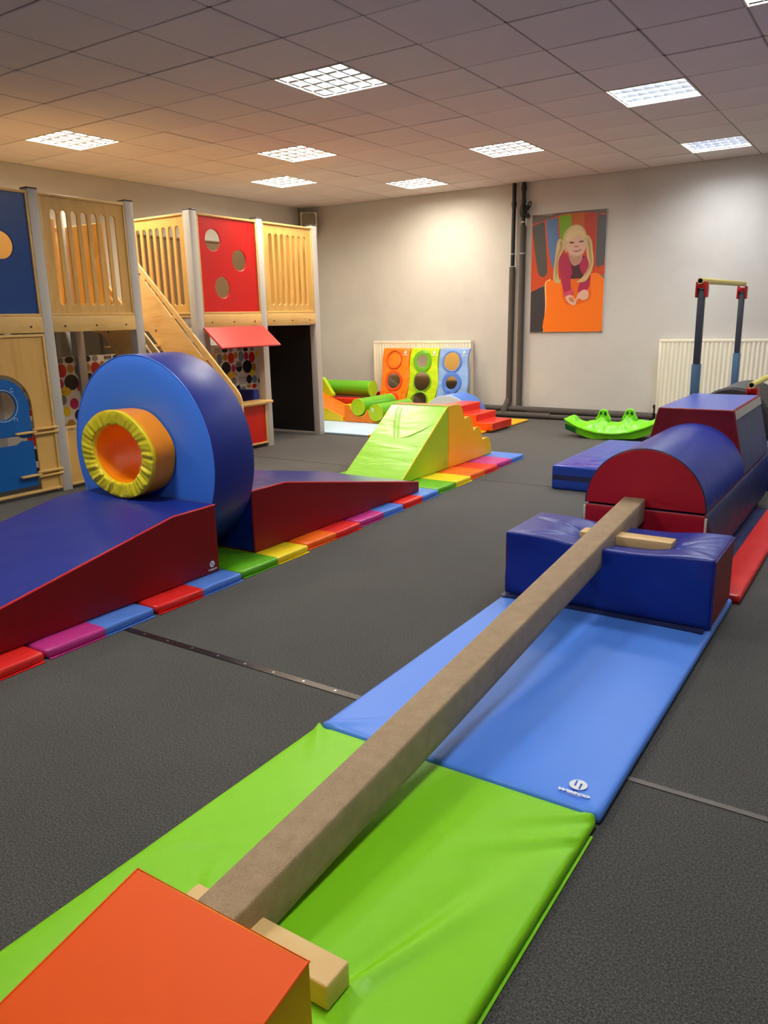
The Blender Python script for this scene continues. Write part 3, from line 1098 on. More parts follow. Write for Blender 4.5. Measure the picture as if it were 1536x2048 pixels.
# --- near tower: blue hatch bay, slotted bay
NT = thing('play_tower', 'near wooden play tower with blue board and blue arched stable door', 'play house', (-3.0, .47, 0))
YN = (-.465, .475, 1.405)
for y in YN:
    post(NT, XP, y)
    post(NT, XB, y)
a, b = YN[0] + PW, YN[1] - PW
p = board('blue_panel', rect(a + .012, b - .012, 1.462, 2.388), [circ(.165, 1.985, .103), circ(-.19, 2.165, .103), circ(-.12, 1.715, .103)], .018, FRONT(XP + .02), BLUEB, NT)
rim(p, a, b, 1.45, 2.40, XP + .02)
slat_panel(NT, YN[1] + PW, YN[2] - PW, XP + .02)
beam_y(NT, a, b, XP + .03)
beam_y(NT, YN[1] + PW, YN[2] - PW, XP + .03)
for x0, y0, y1 in ((XB, a, b), (XB, YN[1] + PW, YN[2] - PW)):
    rim(board('back_panel', rect(y0 + .012, y1 - .012, 1.462, 2.265), [], .018, FRONT(x0), BIRCH, NT), y0, y1, 1.45, 2.275, x0)
    beam_y(NT, y0, y1, x0, bolts=0)
    dotted(NT, y0, y1, x0, 1.075, shift=.13 if y0 > 0 else -.1, flip=-1)
for y in (YN[0], YN[2]):
    beam_x(NT, XB + PW, XP - PW, y)
obj('platform_deck', B(XB + PW, XP - PW, YN[0], YN[2], 1.40, 1.425), BIRCH_X, NT, smooth=False)
obj('added_rear_deck', B(XL + .03, XB - PW - .002, YN[0], YN[2], 1.40, 1.425), BIRCH_X, NT, smooth=False)  # unseen deck, added to block lamp light falling behind the near tower
board('side_panel', rect(XB + PW, -2.86, 1.428, 2.27), [circ(-3.02, 1.95, .02, 16), circ(-3.02, 2.1, .02, 16)], .018, ((0, 1.385, 0), (1, 0, 0), (0, 0, 1)), BIRCH, NT)
# inner leaning rail seen through the slots
obj('inner_post', B(XB + .40, XB + .46, .92, .98, 1.425, 2.28, bev=.004), BIRCH, NT)
# door bay
out = rect(a + .012, b - .012, .03, 1.30)
arch = [(-.245, .035), (.245, .035), (.245, .74)] + [(.245 * math.cos(math.pi * i / 20), .74 + .265 * math.sin(math.pi * i / 20)) for i in range(1, 20)] + [(-.245, .74)]
dp = board('door_panel', out, [arch], .018, FRONT(XP + .02), BIRCH, NT)
rim(dp, a, b, .03, 1.31, XP + .02)
r = .222
ud = board('upper_door', [(-r, .515), (.10, .515), (.13, .495), (r, .485), (r, .74)] + [(r * math.cos(math.pi * i / 20), .74 + .235 * math.sin(math.pi * i / 20)) for i in range(1, 20)] + [(-r, .74)],
           [circ(.0, .765, .112)], .018, FRONT(XP + .015), DOORB, NT)
obj('porthole_trim', tube(bmesh.new(), [(XP + .026, .124 * math.cos(q), .765 + .124 * math.sin(q)) for q in [2 * math.pi * i / 36 for i in range(36)]], .003, 5, closed=True), PALE, ud)
for q in (.9, -.9, 2.3, -2.3):
    cy, cz = .150 * math.cos(q), .765 + .150 * math.sin(q)
    obj('porthole_curl', tube(bmesh.new(), [(XP + .026, cy + .014 * math.cos(s), cz + .014 * math.sin(s)) for s in [q + 4.6 * i / 12 for i in range(13)]], .0028, 5), PALE, ud)
board('lower_door', [(-r, .09), (r, .09), (r, .462), (.13, .47), (.08, .445), (-.08, .445), (-r, .462)], [], .018, FRONT(XP + .015), DOORB, NT)
for z in (.535, .181):
    hg = obj('door_hinge', B(XP + .03, XP + .062, .215, .445, z + .010, z + .026, bev=.005), BIRCH_Y, NT)
    obj('hinge_arm', B(XP + .03, XP + .060, .215, .445, z - .026, z - .010, bev=.005), BIRCH_Y, hg)
    obj('hinge_finger', B(XP + .026, XP + .064, .065, .245, z - .009, z + .009, bev=.006), BIRCH_Y, hg)
# low panel of the slotted bay
lp = board('low_panel', rect(YN[1] + PW + .012, YN[2] - PW - .012, .04, .50), [], .018, FRONT(XP + .01), BIRCH, NT)
rim(lp, YN[1] + PW, YN[2] - PW, .03, .535, XP + .01)

# --- far tower: red board with three holes over the shop, slotted bay over the black doorway
FT = thing('play_tower', 'far wooden play tower with red board, red awning and shop counter', 'play house', (-3.0, 3.1, 0))
YT = (2.16, 3.10, 4.04)
for y in YT:
    post(FT, XP, y)
    post(FT, XB, y)
a, b = YT[0] + PW, YT[1] - PW
p = board('red_panel', rect(a + .012, b - .012, 1.462, 2.388), [circ(2.421, 2.162, .105), circ(2.781, 1.984, .105), circ(2.514, 1.71, .105)], .018, FRONT(XP + .02), REDBD, FT)
rim(p, a, b, 1.45, 2.40, XP + .02)
c, d = YT[1] + PW, YT[2] - PW
slat_panel(FT, c, d, XP + .02)
beam_y(FT, a, b, XP + .03)
beam_y(FT, c, d, XP + .03)
for y0, y1 in ((a, b), (c, d)):
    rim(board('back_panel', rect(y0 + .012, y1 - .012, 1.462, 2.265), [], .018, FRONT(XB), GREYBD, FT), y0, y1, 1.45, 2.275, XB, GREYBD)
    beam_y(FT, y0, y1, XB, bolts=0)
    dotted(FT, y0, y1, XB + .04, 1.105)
# side panel facing the stairs
holes = [slot(-2.995 + (i - 3) * .0955, 1.54, 2.288, .054) for i in range(7)]
sp_ = board('slotted_panel', rect(XB + PW + .012, XP - PW - .012, 1.462, 2.388), holes, .018, ((0, 2.145, 0), (1, 0, 0), (0, 0, 1)), BIRCH, FT)
bm = bmesh.new()
for q in ((XB + PW, XP - PW, 2.38, 2.40), (XB + PW, XP - PW, 1.45, 1.47)):
    box(bm, q[0], q[1], 2.123, 2.167, q[2], q[3], bev=.003)
for q in ((XB + PW, XB + PW + .02), (XP - PW - .02, XP - PW)):
    box(bm, q[0], q[1], 2.123, 2.167, 1.47, 2.38, bev=.003)
obj('panel_frame', bm, BIRCH_X, sp_)
beam_x(FT, XB + PW, XP - PW, YT[0], ALU)
beam_x(FT, XB + PW, XP - PW, YT[2])
obj('platform_deck', B(XB + PW, XP - PW, YT[0], YT[2], 1.40, 1.425), BIRCH_X, FT, smooth=False)
obj('added_rear_deck', B(XL + .03, XB - PW - .002, YT[0], YT[2], 1.40, 1.425), BIRCH_X, FT, smooth=False)  # unseen as well, added to shade the wall behind the far tower
far_side = board('side_panel', rect(XB + PW, XP - PW, 1.45, 2.40), [], .018, ((0, 4.04, 0), (1, 0, 0), (0, 0, 1)), BIRCH, FT)
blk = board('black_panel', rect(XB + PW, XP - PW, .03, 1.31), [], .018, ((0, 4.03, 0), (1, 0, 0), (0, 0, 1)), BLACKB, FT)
obj('panel_edge', B(XB + PW, XP - PW, 4.018, 4.042, .015, .03), ALU, blk, smooth=False)
# awning, counter and red front of the shop
aw = bmesh.new()
A0 = [(-2.475, 2.165, 1.322), (-2.475, 3.045, 1.322), (-2.235, 3.045, 1.122), (-2.235, 2.165, 1.122)]
va = [aw.verts.new(q) for q in A0] + [aw.verts.new((q[0] - .012, q[1], q[2] - .014)) for q in A0]
for q in ((0, 1, 2, 3), (7, 6, 5, 4), (0, 4, 5, 1), (1, 5, 6, 2), (2, 6, 7, 3), (3, 7, 4, 0)):
    aw.faces.new([va[i] for i in q])
bmesh.ops.recalc_face_normals(aw, faces=aw.faces)
bmesh.ops.bevel(aw, geom=list(aw.edges), offset=.003, segments=2, affect='EDGES')
obj('awning', aw, AWN, FT)
obj('counter_top', B(-2.62, -2.41, a - .01, b + .015, .492, .522, bev=.008, seg=3), BIRCH_Y, FT)
fp = board('counter_front', rect(a + .012, b - .012, .055, .48), [], .018, FRONT(XP + .02), REDBD, FT)
rim(fp, a, b, .04, .49, XP + .02)

# --- stairs between the towers, running down into the room
ST = thing('play_stairs', 'plywood stairs with slotted side boards between the two play towers', 'stairs', (-2.5, 1.78, 0))
prof = [(-3.30, 2.03), (-1.985, .735), (-1.945, .685), (-1.922, .62), (-1.915, .0), (-1.96, .0), (-3.166, 1.288), (-3.30, 1.30)]


def inc_slot(x0, z0, x1, z1, w=.022):
    d = Vector((x1 - x0, z1 - z0)).normalized()
    n = Vector((-d.y, d.x)) * w / 2
    out = []
    for i in range(7):
        q = math.pi * i / 6
        out.append((x1 + n.x * math.cos(q) + d.x * w / 2 * math.sin(q), z1 + n.y * math.cos(q) + d.y * w / 2 * math.sin(q)))
    for i in range(7):
        q = math.pi * i / 6
        out.append((x0 - n.x * math.cos(q) - d.x * w / 2 * math.sin(q), z0 - n.y * math.cos(q) - d.y * w / 2 * math.sin(q)))
    return out


hs = [inc_slot(-3.14, 1.79, -2.80, 1.445), inc_slot(-2.75, 1.40, -2.41, 1.048), inc_slot(-2.355, 1.0, -2.04, .69)]
for y in (1.49, 2.07):
    sb = board('side_board', prof, hs, .022, ((0, y, 0), (1, 0, 0), (0, 0, 1)), BIRCH_X, ST, bevel=.004)
    for x, z in ((-3.22, 1.86), (-3.05, 1.30), (-2.75, 1.0)):
        obj('bolt', T([(x, y - .011, z), (x, y - .016, z)], .008, 10), BOLT, sb)
for i in range(5):
    z = .22 + .235 * i
    x = -2.06 - .235 * i
    obj('tread', B(x - .17, x, 1.502, 2.058, z - .022, z, bev=.003), BIRCH_Y, ST)
obj('landing', B(XL + .03, -3.24, 1.46, 2.10, 1.36, 1.385), BIRCH_Y, ST, smooth=False)
for x, y in ((-3.9, 1.5), (-3.9, 2.06)):
    obj('landing_leg', B(x - .03, x + .03, y - .03, y + .03, 0, 1.36), ALU, ST)
bpn = thing('patterned_screen', 'dark pebble print screen behind the stairs, under the play house', 'screen', (XB, 1.78, 0))
dotted(bpn, 1.455, 2.11, XB, 1.075, shift=-.1)

# seat inside the shop
SE = thing('foam_sofa', 'orange and navy foam sofa inside the little shop', 'sofa', (-2.95, 2.9, 0))
softbox(-3.22, -2.66, 2.45, 3.12, 0, .46, .02, (4, 4, 4), lambda n, c: 'a', {'a': ('cushion', ORANGE)}, SE)
softbox(-3.06, -2.76, 3.135, 3.235, 0, .61, .02, (3, 4, 4), lambda n, c: 'a', {'a': ('backrest', NAVY)}, SE)

# ------------------------------------------------------------------ balance beam course (right)
def top_ridges(rs, puff=0.0, box4=None):
    def d(p, n):
        if n.z < 0.3:
            return Vector((0, 0, 0))
        h = sum(r(p.x, p.y) for r in rs)
        if puff and box4:
            x0, x1, y0, y1 = box4
            e = min(p.x - x0, x1 - p.x, p.y - y0, y1 - p.y)
            h += puff * (1 - math.exp(-max(e, 0) / .06))
        h += .0012 * noise.noise(Vector((p.x * 3.1, p.y * 3.1, 1.7)))
        return Vector((0, 0, h * n.z))
    return d


GM = thing('gym_mat', 'lime green gym mat lying under the near end of the balance beam', 'mat', (2.325, -2.58, 0))
rs = [ridge(2.58, -2.41, 2.80, -1.75, .017, .05), ridge(2.805, -1.615, 2.58, -1.78, .013, .03), ridge(2.79, -1.74, 2.50, -1.97, .012, .035),
      ridge(1.85, -1.612, 1.98, -1.80, .016, .028), ridge(2.59, -2.52, 2.80, -2.62, .008, .03), ridge(1.9, -2.3, 2.15, -2.15, .005, .04),
      ridge(2.13, -2.42, 2.02, -2.25, .012, .03)]
softbox(1.840, 2.812, -3.50, -1.6075, 0, .036, .016, (64, 120, 1), lambda n, c: 'a', {'a': ('mat_cover', LIME)}, GM, top_ridges(rs, .006, (1.84, 2.812, -3.5, -1.6075)))
obj('hem_flap', B(2.806, 2.819, -3.48, -1.66, .002, .006), LIME, GM, smooth=False)
BM_ = thing('gym_mat', 'sky blue gym mat with white logo between beam foot and navy foam block', 'mat', (2.325, -.64, 0))
rs = [ridge(1.85, -1.60, 2.08, -1.45, .009, .03), ridge(2.80, -1.60, 2.70, -1.45, .005, .03)]


def button(x, y):
    d = math.hypot(x - 2.504, y + 1.344)
    return .004 * math.exp(-((d - .022) / .008) ** 2)


rs.append(button)
softbox(1.846, 2.818, -1.603, .36, 0, .036, .016, (64, 120, 1), lambda n, c: 'a', {'a': ('mat_cover', BLUE)}, BM_, top_ridges(rs, .006, (1.846, 2.818, -1.603, .36)))
logo(BM_, (2.722, -1.525, .0448), (1, 0, 0), (0, 1, 0), .052, WHITEP)

NM = thing('gym_mat', 'red edged navy gym mat under the red and navy foam engine', 'mat', (2.35, 1.34, 0))
softbox(1.88, 2.848, .385, 2.30, 0, .042, .016, (30, 40, 1), lambda n, c: 'r' if c.x > 2.715 else 'n', {'r': ('red_border', REDB), 'n': ('navy_centre', NAVY_D)}, NM,
        top_ridges([ridge(2.5, .8 + .22 * i, 2.72, .82 + .22 * i, .004, .03) for i in range(7)], .006, (1.88, 2.848, .385, 2.3)))
obj('end_strip', B(2.66, 2.86, 2.302, 2.318, 0, .03), OFFW, NM, smooth=False)

# navy foam block carrying the far end of the beam
NB = thing('foam_block', 'navy foam block with red ends sagging under the far end of the beam', 'foam block', (2.325, .09, .042))


def sag(p, n):
    d = Vector((0, 0, 0))
    k = max(0, (p.z - .05) / .31)
    s = math.exp(-((p.x - 2.37) / .26) ** 4) * math.exp(-((p.y - .10) / .22) ** 2)
    d.z -= .052 * s * k ** 2
    # creases running out from the corners of the dent
    if n.z > .4:
        for cx, cy, ex, ey in ((2.62, .02, 2.80, -.11), (2.62, .10, 2.80, .24), (2.13, .02, 1.90, -.10), (2.13, .12, 1.88, .22), (2.64, .06, 2.81, .05)):
            d.z += ridge(cx, cy, ex, ey, .010, .022, .6)(p.x, p.y)
    if abs(n.y) > .4 and p.y < .1:
        d.y += .020 * noise.noise(Vector((p.x * 4.5 + p.z * 5, p.z * 2.2, 4.1))) * (1 - abs(2 * (p.z - .05) / .31 - 1) ** 3)
        d.y -= .010 * math.exp(-((p.x - 2.33) / .3) ** 2) * k
    return d


softbox(1.852, 2.812, -.135, .31, .045, .362, .016, (70, 34, 24), lambda n, c: 'r' if abs(n[0]) > .5 else ('t' if n[2] > .5 else 'f'),
        {'r': ('end_panel', RED), 'f': ('broad_panel', NAVY_F), 't': ('top_panel', NAVY)}, NB, sag)
obj('bottom_flap', B(1.85, 2.79, -.178, -.13, .0445, .0475), NAVY_D, NB, smooth=False)
obj('piping', T([(2.8125, -.135, .05), (2.8125, -.135, .352), (2.8125, .305, .352)], .004, 6), NAVY, NB)

# the beam
BE = thing('balance_beam', 'long brown felt covered balance beam sloping up to the navy block', 'balance beam', (2.277, -1.0, .04))
SL = (.433 - .150) / (.545 + 2.60)
softbox(2.220, 2.334, -2.58, .548, .032, .155, .009, (4, 60, 4), lambda n, c: 'a', {'a': ('beam_body', FELT)}, BE, lambda p, n: Vector((0, 0, SL * (p.y + 2.58))), angle=40)
obj('cross_foot', B(2.13, 2.566, -2.506, -2.430, .044, .104, bev=.005, seg=3), BIRCH_X, BE)
obj('cross_foot', B(2.155, 2.588, .058, .148, .308, .355, bev=.004, seg=3), BIRCH_X, BE)

# orange ramp in the foreground
OR = thing('foam_ramp', 'orange foam ramp with amber sides at the near end of the beam', 'foam ramp', (2.44, -3.0, .043))
soft_prism([(-2.655, .043), (-2.655, .335), (-3.45, .165), (-3.45, .043)], 'x', 2.223, 2.655, lambda i: 'a' if i in (1,) else 'e', 'e', 'e',
           {'a': ('top_panel', ORANGE), 'e': ('side_panel', AMBER)}, OR, bev=.0035, seg=2)
obj('piping', T([(2.224, -3.44, .166), (2.224, -2.656, .334), (2.654, -2.656, .334), (2.654, -3.44, .166)], .003, 6), ORANGE, OR)

# engine shaped soft blocks: base, half round, trapezoid
EB = thing('foam_base_block', 'low navy foam block with red front under the half round boiler', 'foam block', (2.32, 1.4, .048))


def bulge(p, n):
    if abs(n.x) > .4:
        q = max(0, 1 - abs(2 * (p.z - .05) / .33 - 1) ** 2)
        return Vector((.022 * q * (1 if n.x > 0 else -1) + .012 * noise.noise(Vector((p.y * 2.5, p.z * 6, 2))) * q, 0, 0))
    if n.y < -.4:
        return Vector((0, .006 * noise.noise(Vector((p.x * 4, p.z * 9, 5))), 0))
    return Vector((0, 0, 0))


softbox(2.012, 2.634, .555, 2.62, .053, .378, .014, (20, 50, 14), lambda n, c: 'r' if n[1] < -.5 else 'n', {'r': ('front_panel', RED_D), 'n': ('cover', NAVY_D)}, EB, bulge)
for x in (2.002, 2.627):
    obj('hook_tape', B(x, x + .012, .552, .585, .285, .362, bev=.003), OFFW, EB)
HC = thing('foam_half_round', 'navy half round foam block with red front face like an engine boiler', 'foam block', (2.32, 1.1, .38))
arc = [(2.322 - .31 * math.cos(math.pi * i / 32), .384 + .31 * math.sin(math.pi * i / 32)) for i in range(33)]
soft_prism(arc, 'y', .552, 1.645, lambda i: 'b' if i == 32 else 'n', 'r', 'r', {'r': ('end_panel', RED_D), 'n': ('curved_cover', NAVY), 'b': ('underside', NAVY_D)}, HC, bev=.008)
obj('piping', T([(x, .556, z) for x, z in [(2.322 - .309 * math.cos(math.pi * i / 32), .384 + .309 * math.sin(math.pi * i / 32)) for i in range(33)]], .0045, 6), NAVY_D, HC)
TZ = thing('foam_trapezoid', 'trapezoid foam block with red front and navy top like an engine cab', 'foam block', (2.32, 2.1, .38))
soft_prism([(2.002, .384), (2.094, .782), (2.542, .782), (2.634, .384)], 'y', 1.652, 2.64, lambda i: {0: 's', 1: 't', 2: 's', 3: 'b'}[i], 'r', 'r',
           {'r': ('end_panel', vinyl('maroon vinyl', (128, 10, 26), .42, .4, 5)), 't': ('top_panel', vinyl('worn blue vinyl', (62, 78, 164), .35, .2, 3)), 's': ('slanted_side', vinyl('grey navy vinyl', (62, 68, 96), .5, .3, 4)), 'b': ('underside', NAVY_D)}, TZ, bev=.010)
bm = bmesh.new()
q = [(2.5455, .774), (2.5575, .722)]
for y0, y1 in ((1.66, 2.635),):
    vv = [bm.verts.new((x + .0015, y, z)) for y in (y0, y1) for x, z in q]
    bm.faces.new((vv[0], vv[1], vv[3], vv[2]))
bmesh.ops.solidify(bm, geom=bm.faces[:], thickness=.003)
bmesh.ops.recalc_face_normals(bm, faces=bm.faces)
obj('hook_tape', bm, OFFW, TZ, smooth=False)

# ------------------------------------------------------------------ bars, roller, crash mats
HB = thing('gymnastic_bars', 'steel gymnastic frame with a yellow high bar and a lower yellow bar', 'gymnastic bar', (2.1, 3.7, 0))
xb = 2.05
for y, xx in ((2.88, xb), (4.58, xb)):
    lo = obj('lower_post', B(xx - .030, xx + .030, y - .030, y + .030, .06, .98, bev=.004), STEELB, HB)
    up = obj('upper_post', B(xx - .024, xx + .024, y - .024, y + .024, .98, 1.535, bev=.004), STEELD, HB)
    obj('adjusting_hole', T([(xx + .001, y - .031, .72), (xx + .001, y - .0295, .72)], .006, 10), BOLT, lo)
    cl = bmesh.new()
    box(cl, xx - .040, xx - .025, y - .045, y + .045, 1.47, 1.585, bev=.006)
    box(cl, xx + .025, xx + .040, y - .045, y + .045, 1.47, 1.585, bev=.006)
    box(cl, xx - .038, xx + .038, y - .045, y + .045, 1.537, 1.572, bev=.006)
    obj('clamp', cl, CLAMP, up)
    obj('foot_plate', B(xx - .05, xx + .05, y - .13, y + .13, 0, .06, bev=.004), STEELB, HB)


def hollow_bar(t, a, b, r, name):
    a, b = Vector(a), Vector(b)
    o_ = obj(name, tube(bmesh.new(), [a, b], r, 20, cap=False), BARY, t)
    ri = tube(bmesh.new(), [a + (b - a).normalized() * .001, b - (b - a).normalized() * .001], r * .78, 20, cap=False)
    for f in ri.faces:
        f.normal_flip()
    obj('bar_bore', ri, PIPEB, o_)
    rg = bmesh.new()
    d = (b - a).normalized()
    u = d.orthogonal().normalized()
    v = d.cross(u)
    A = [rg.verts.new(a + (u * math.cos(2 * math.pi * k / 20) + v * math.sin(2 * math.pi * k / 20)) * r) for k in range(20)]
    Bq = [rg.verts.new(a + (u * math.cos(2 * math.pi * k / 20) + v * math.sin(2 * math.pi * k / 20)) * r * .78) for k in range(20)]
    for k in range(20):
        rg.faces.new((A[k], A[(k + 1) % 20], Bq[(k + 1) % 20], Bq[k]))
    obj('bar_rim', rg, BARY, o_)


hollow_bar(HB, (xb, 2.80, 1.588), (xb, 4.66, 1.606), .022, 'high_bar')
for y in (3.02, 4.5):
    obj('low_post', B(2.44 - .026, 2.44 + .026, y - .026, y + .026, .06, .755, bev=.004), STEELB, HB)
    cl = bmesh.new()
    box(cl, 2.40, 2.414, y - .045, y + .045, .68, .80, bev=.005)
    box(cl, 2.466, 2.48, y - .045, y + .045, .68, .80, bev=.005)
    box(cl, 2.402, 2.478, y - .045, y + .045, .757, .795, bev=.005)
    obj('clamp', cl, CLAMP, HB)
hollow_bar(HB, (2.44, 2.94, .824), (2.44, 4.6, .824), .022, 'low_bar')

# charcoal roller behind the cab
RO = thing('foam_roller', 'big charcoal foam roller behind the trapezoid block', 'foam roller', (2.30, 3.5, .2))
soft_prism([(2.285 + .285 * math.cos(2 * math.pi * i / 48), .497 + .285 * math.sin(2 * math.pi * i / 48)) for i in range(48)], 'y', 3.10, 3.95, lambda i: 'c', 'e', 'e',
           {'c': ('curved_cover', BLACKV), 'e': ('end_disc', BLACKV)}, RO, bev=.012)
obj('seam', T([(2.285 + .287 * math.cos(2 * math.pi * i / 48), 3.13, .497 + .287 * math.sin(2 * math.pi * i / 48)) for i in range(48)], .004, 5, closed=True), PIPEB, RO)
# landing mats either side of the bars
CM = thing('crash_mat', 'thick blue crash mat lying left of the foam engine', 'mat', (1.55, 3.1, 0))
softbox(1.10, 1.985, 2.40, 3.86, 0, .200, .018, (24, 40, 8), lambda n, c: 'b' if (abs(n[2]) < .5 and .07 < c.z < .125) else 'a', {'a': ('cover', vinyl('glossy blue vinyl', (30, 66, 170), .2, .18, 3, (1, 2, 1))), 'b': ('side_band', NAVY_D)}, CM,
        top_ridges([ridge(1.2 + .12 * i, 2.5 + .2 * i, 1.6 + .1 * i, 2.7 + .22 * i, .008, .04) for i in range(6)]))
SHINY = vinyl('shiny blue vinyl', (36, 70, 170), .15, .9, 8, (1, 2, 1))
C3 = thing('crash_mat', 'low blue mat under the charcoal roller', 'mat', (2.38, 3.6, 0))
softbox(2.12, 2.64, 3.08, 4.10, 0, .205, .018, (8, 14, 4), lambda n, c: 'a', {'a': ('cover', SHINY)}, C3)
C4 = thing('crash_mat', 'upper of two stacked glossy blue crash mats at the right picture edge', 'mat', (3.2, 3.4, .205))
softbox(2.70, 3.60, 2.78, 4.20, .209, .405, .018, (24, 30, 8), lambda n, c: 'a', {'a': ('cover', SHINY)}, C4,
        top_ridges([ridge(2.75, 2.85 + .15 * i, 3.2, 2.9 + .15 * i, .008, .03) for i in range(8)]))
C2 = thing('crash_mat', 'lower of two stacked glossy blue crash mats at the right picture edge', 'mat', (3.2, 3.4, 0))
softbox(2.70, 3.60, 2.75, 4.20, 0, .205, .018, (24, 30, 8), lambda n, c: 'b' if (abs(n[2]) < .5 and .06 < c.z < .13) else 'a', {'a': ('cover', SHINY), 'b': ('side_band', NAVY_D)}, C2)

# ------------------------------------------------------------------ left obstacle course
names = {'r': ('red_half', REDB), 'b': ('blue_half', vinyl('mat blue vinyl', (84, 132, 220), .35, .4, 6)), 'p': ('pink_half', PINK), 'g': ('green_half', GREEN), 'y': ('yellow_half', YELLOW), 'o': ('orange_half', vinyl('mat orange vinyl', (250, 108, 14), .36, .35, 6))}
ends = [-2.32, -1.735, -1.142, -.535, .064, .664, 1.252, 1.80, 2.405, 2.985, 3.62]
xr = [.500, .487, .492, .495, .462, .440, .410, .414, .370, .366, .328]
seqs = ['or', 'pb', 'rb', 'gy', 'or', 'pb', 'rb', 'gy', 'or', 'pb']
labs = ['orange and red floor mat cut off by the left picture edge',
        'pink and blue floor mat below the middle of the near blue and red ramp',
        'red and blue floor mat beside the logo on the near ramp',
        'green and yellow floor mat lying under the big blue ring',
        'orange and red floor mat under the thick half of the far ramp',
        'pink and blue floor mat under the middle of the far ramp',
        'red and blue floor mat at the thin end of the far ramp',
        'green and yellow floor mat beside the lime slope',
        'orange and red floor mat beside the amber wave steps',
        'pink and blue floor mat at the far end of the mat strip']
for i, sq in enumerate(seqs):
    y0, y1 = ends[i] + .004, ends[i + 1] - .004
    x1 = (xr[i] + xr[i + 1]) / 2
    x0 = x1 - 1.12
    t = thing('floor_mat', labs[i], 'mat', ((x0 + x1) / 2, (y0 + y1) / 2, 0), 0, 'two coloured floor mats in the left strip')
    ym = (y0 + y1) / 2
    ph = i * 1.7

    def dsp(p, n, y0=y0, y1=y1, x1=x1, ph=ph):
        e = min(p.y - y0, y1 - p.y)
        d = Vector((0, 0, 0))
        if n.z > .3:
            d.z += .004 * (1 - math.exp(-max(e, 0) / .04)) + .003 * noise.noise(Vector((p.x * 6, p.y * 9, ph)))
        if n.x > .3:
            d.x += .010 * (1 - ((p.y - (y0 + y1) / 2) / ((y1 - y0) / 2)) ** 6) - .008
        return d
    softbox(x0, x1 - .006, y0, y1, .003, .040, .015, (24, 22, 1), lambda n, c, ym=ym, sq=sq: sq[0] if c.y < ym else sq[1], names, t, dsp)
    obj('hem', B(x1 - .02, x1 + .004, y0 + .01, ym, .001, .0045), names[sq[0]][1], t, smooth=False)
    obj('hem', B(x1 - .02, x1 + .004, ym, y1 - .01, .001, .0045), names[sq[1]][1], t, smooth=False)

# ramps
R1 = thing('foam_ramp', 'near foam ramp with navy top and red side carrying a white logo', 'foam ramp', (-.13, -1.5, .045))
PR = lambda s, y0: [(y0, .045), (y0, .420), (y0 + s * .30, .418), (y0 + s * 1.89, .120), (y0 + s * 1.89, .045)]
pp = {'t': ('top_panel', NAVY), 's': ('side_panel', RED), 'e': ('end_panel', NAVY_F)}
soft_prism(PR(-1, -.578), 'x', -.62, .352, lambda i: {0: 'e', 1: 't', 2: 't', 3: 'e', 4: 'e'}[i], 's', 's', pp, R1, bev=.010)
obj('piping', T([(.349, -.578, .418), (.349, -.878, .416), (.349, -2.46, .121)], .005, 6), REDB, R1)
logo(R1, (.3525, -.634, .087), (0, 1, 0), (0, 0, 1), .036, WHITEP)
R2 = thing('foam_ramp', 'far foam ramp with navy top and red side behind the big ring', 'foam ramp', (-.2, .7, .045))
soft_prism(PR(1, -.238), 'x', -.67, .302, lambda i: {0: 'e', 1: 't', 2: 't', 3: 'e', 4: 'e'}[i], 's', 's', {'t': ('top_panel', vinyl('worn navy vinyl', (44, 50, 130), .28, .35, 4)), 's': ('side_panel', RED), 'e': ('end_panel', NAVY_F)}, R2, bev=.010)
obj('piping', T([(.299, -.238, .418), (.299, .062, .416), (.299, 1.652, .121)], .005, 6), REDB, R2)

# ring
RG = thing('foam_ring', 'big upright foam ring with mid blue faces and navy rim', 'foam ring', (-.225, -.41, .045))
RC = (-.225, .628)
Ro, Ri, ya, yb_ = .583, .235, -.570, -.250


def ringpart(prof):
    return lathe(prof, RC, 96)


obj('front_face', ringpart([(Ri, ya + .004), (Ri + .02, ya), (.40, ya - .004), (.50, ya - .003), (Ro - .012, ya), (Ro - .004, ya + .003)]), RINGB, RG)
obj('back_face', ringpart([(Ri, yb_ - .004), (.40, yb_), (Ro - .012, yb_), (Ro - .004, yb_ - .003)]), RINGB, RG)
obj('outer_rim', ringpart([(Ro - .004, ya + .003), (Ro, ya + .012), (Ro, (ya + yb_) / 2), (Ro, yb_ - .012), (Ro - .004, yb_ - .003)]), vinyl('ring navy vinyl', (18, 42, 140), .46, .3, 3), RG)
obj('piping', T([(RC[0] + (Ro - .002) * math.cos(q), ya + .002, RC[1] + (Ro - .002) * math.sin(q)) for q in [2 * math.pi * i / 96 for i in range(96)]], .0035, 6, closed=True), RINGB, RG)

# tunnel tube resting on the ramp and pushed into the ring
TU = thing('foam_tunnel', 'short padded tunnel tube with gathered yellow front and orange sides', 'foam tunnel', (-.232, -.6, .42))
TC = (-.232, .671)


def wobt(j, r, y, a):
    # gathers are stronger towards the bottom of the mouth, where the tube is squashed
    low = .5 - .5 * math.sin(a)
    g_ = (.0008 + .0042 * low) * math.sin(19 * a + 3 * math.sin(3 * a) + 9 * r) + (.0008 + .003 * low) * math.sin(41 * a + 30 * r)
    k = (1.0 if .207 < r < .295 else .25) * (0 if j == 9 else 1)
    rr = r + (.004 * math.sin(5 * a + 1) if j < 9 else 0)
    return rr, y + g_ * k


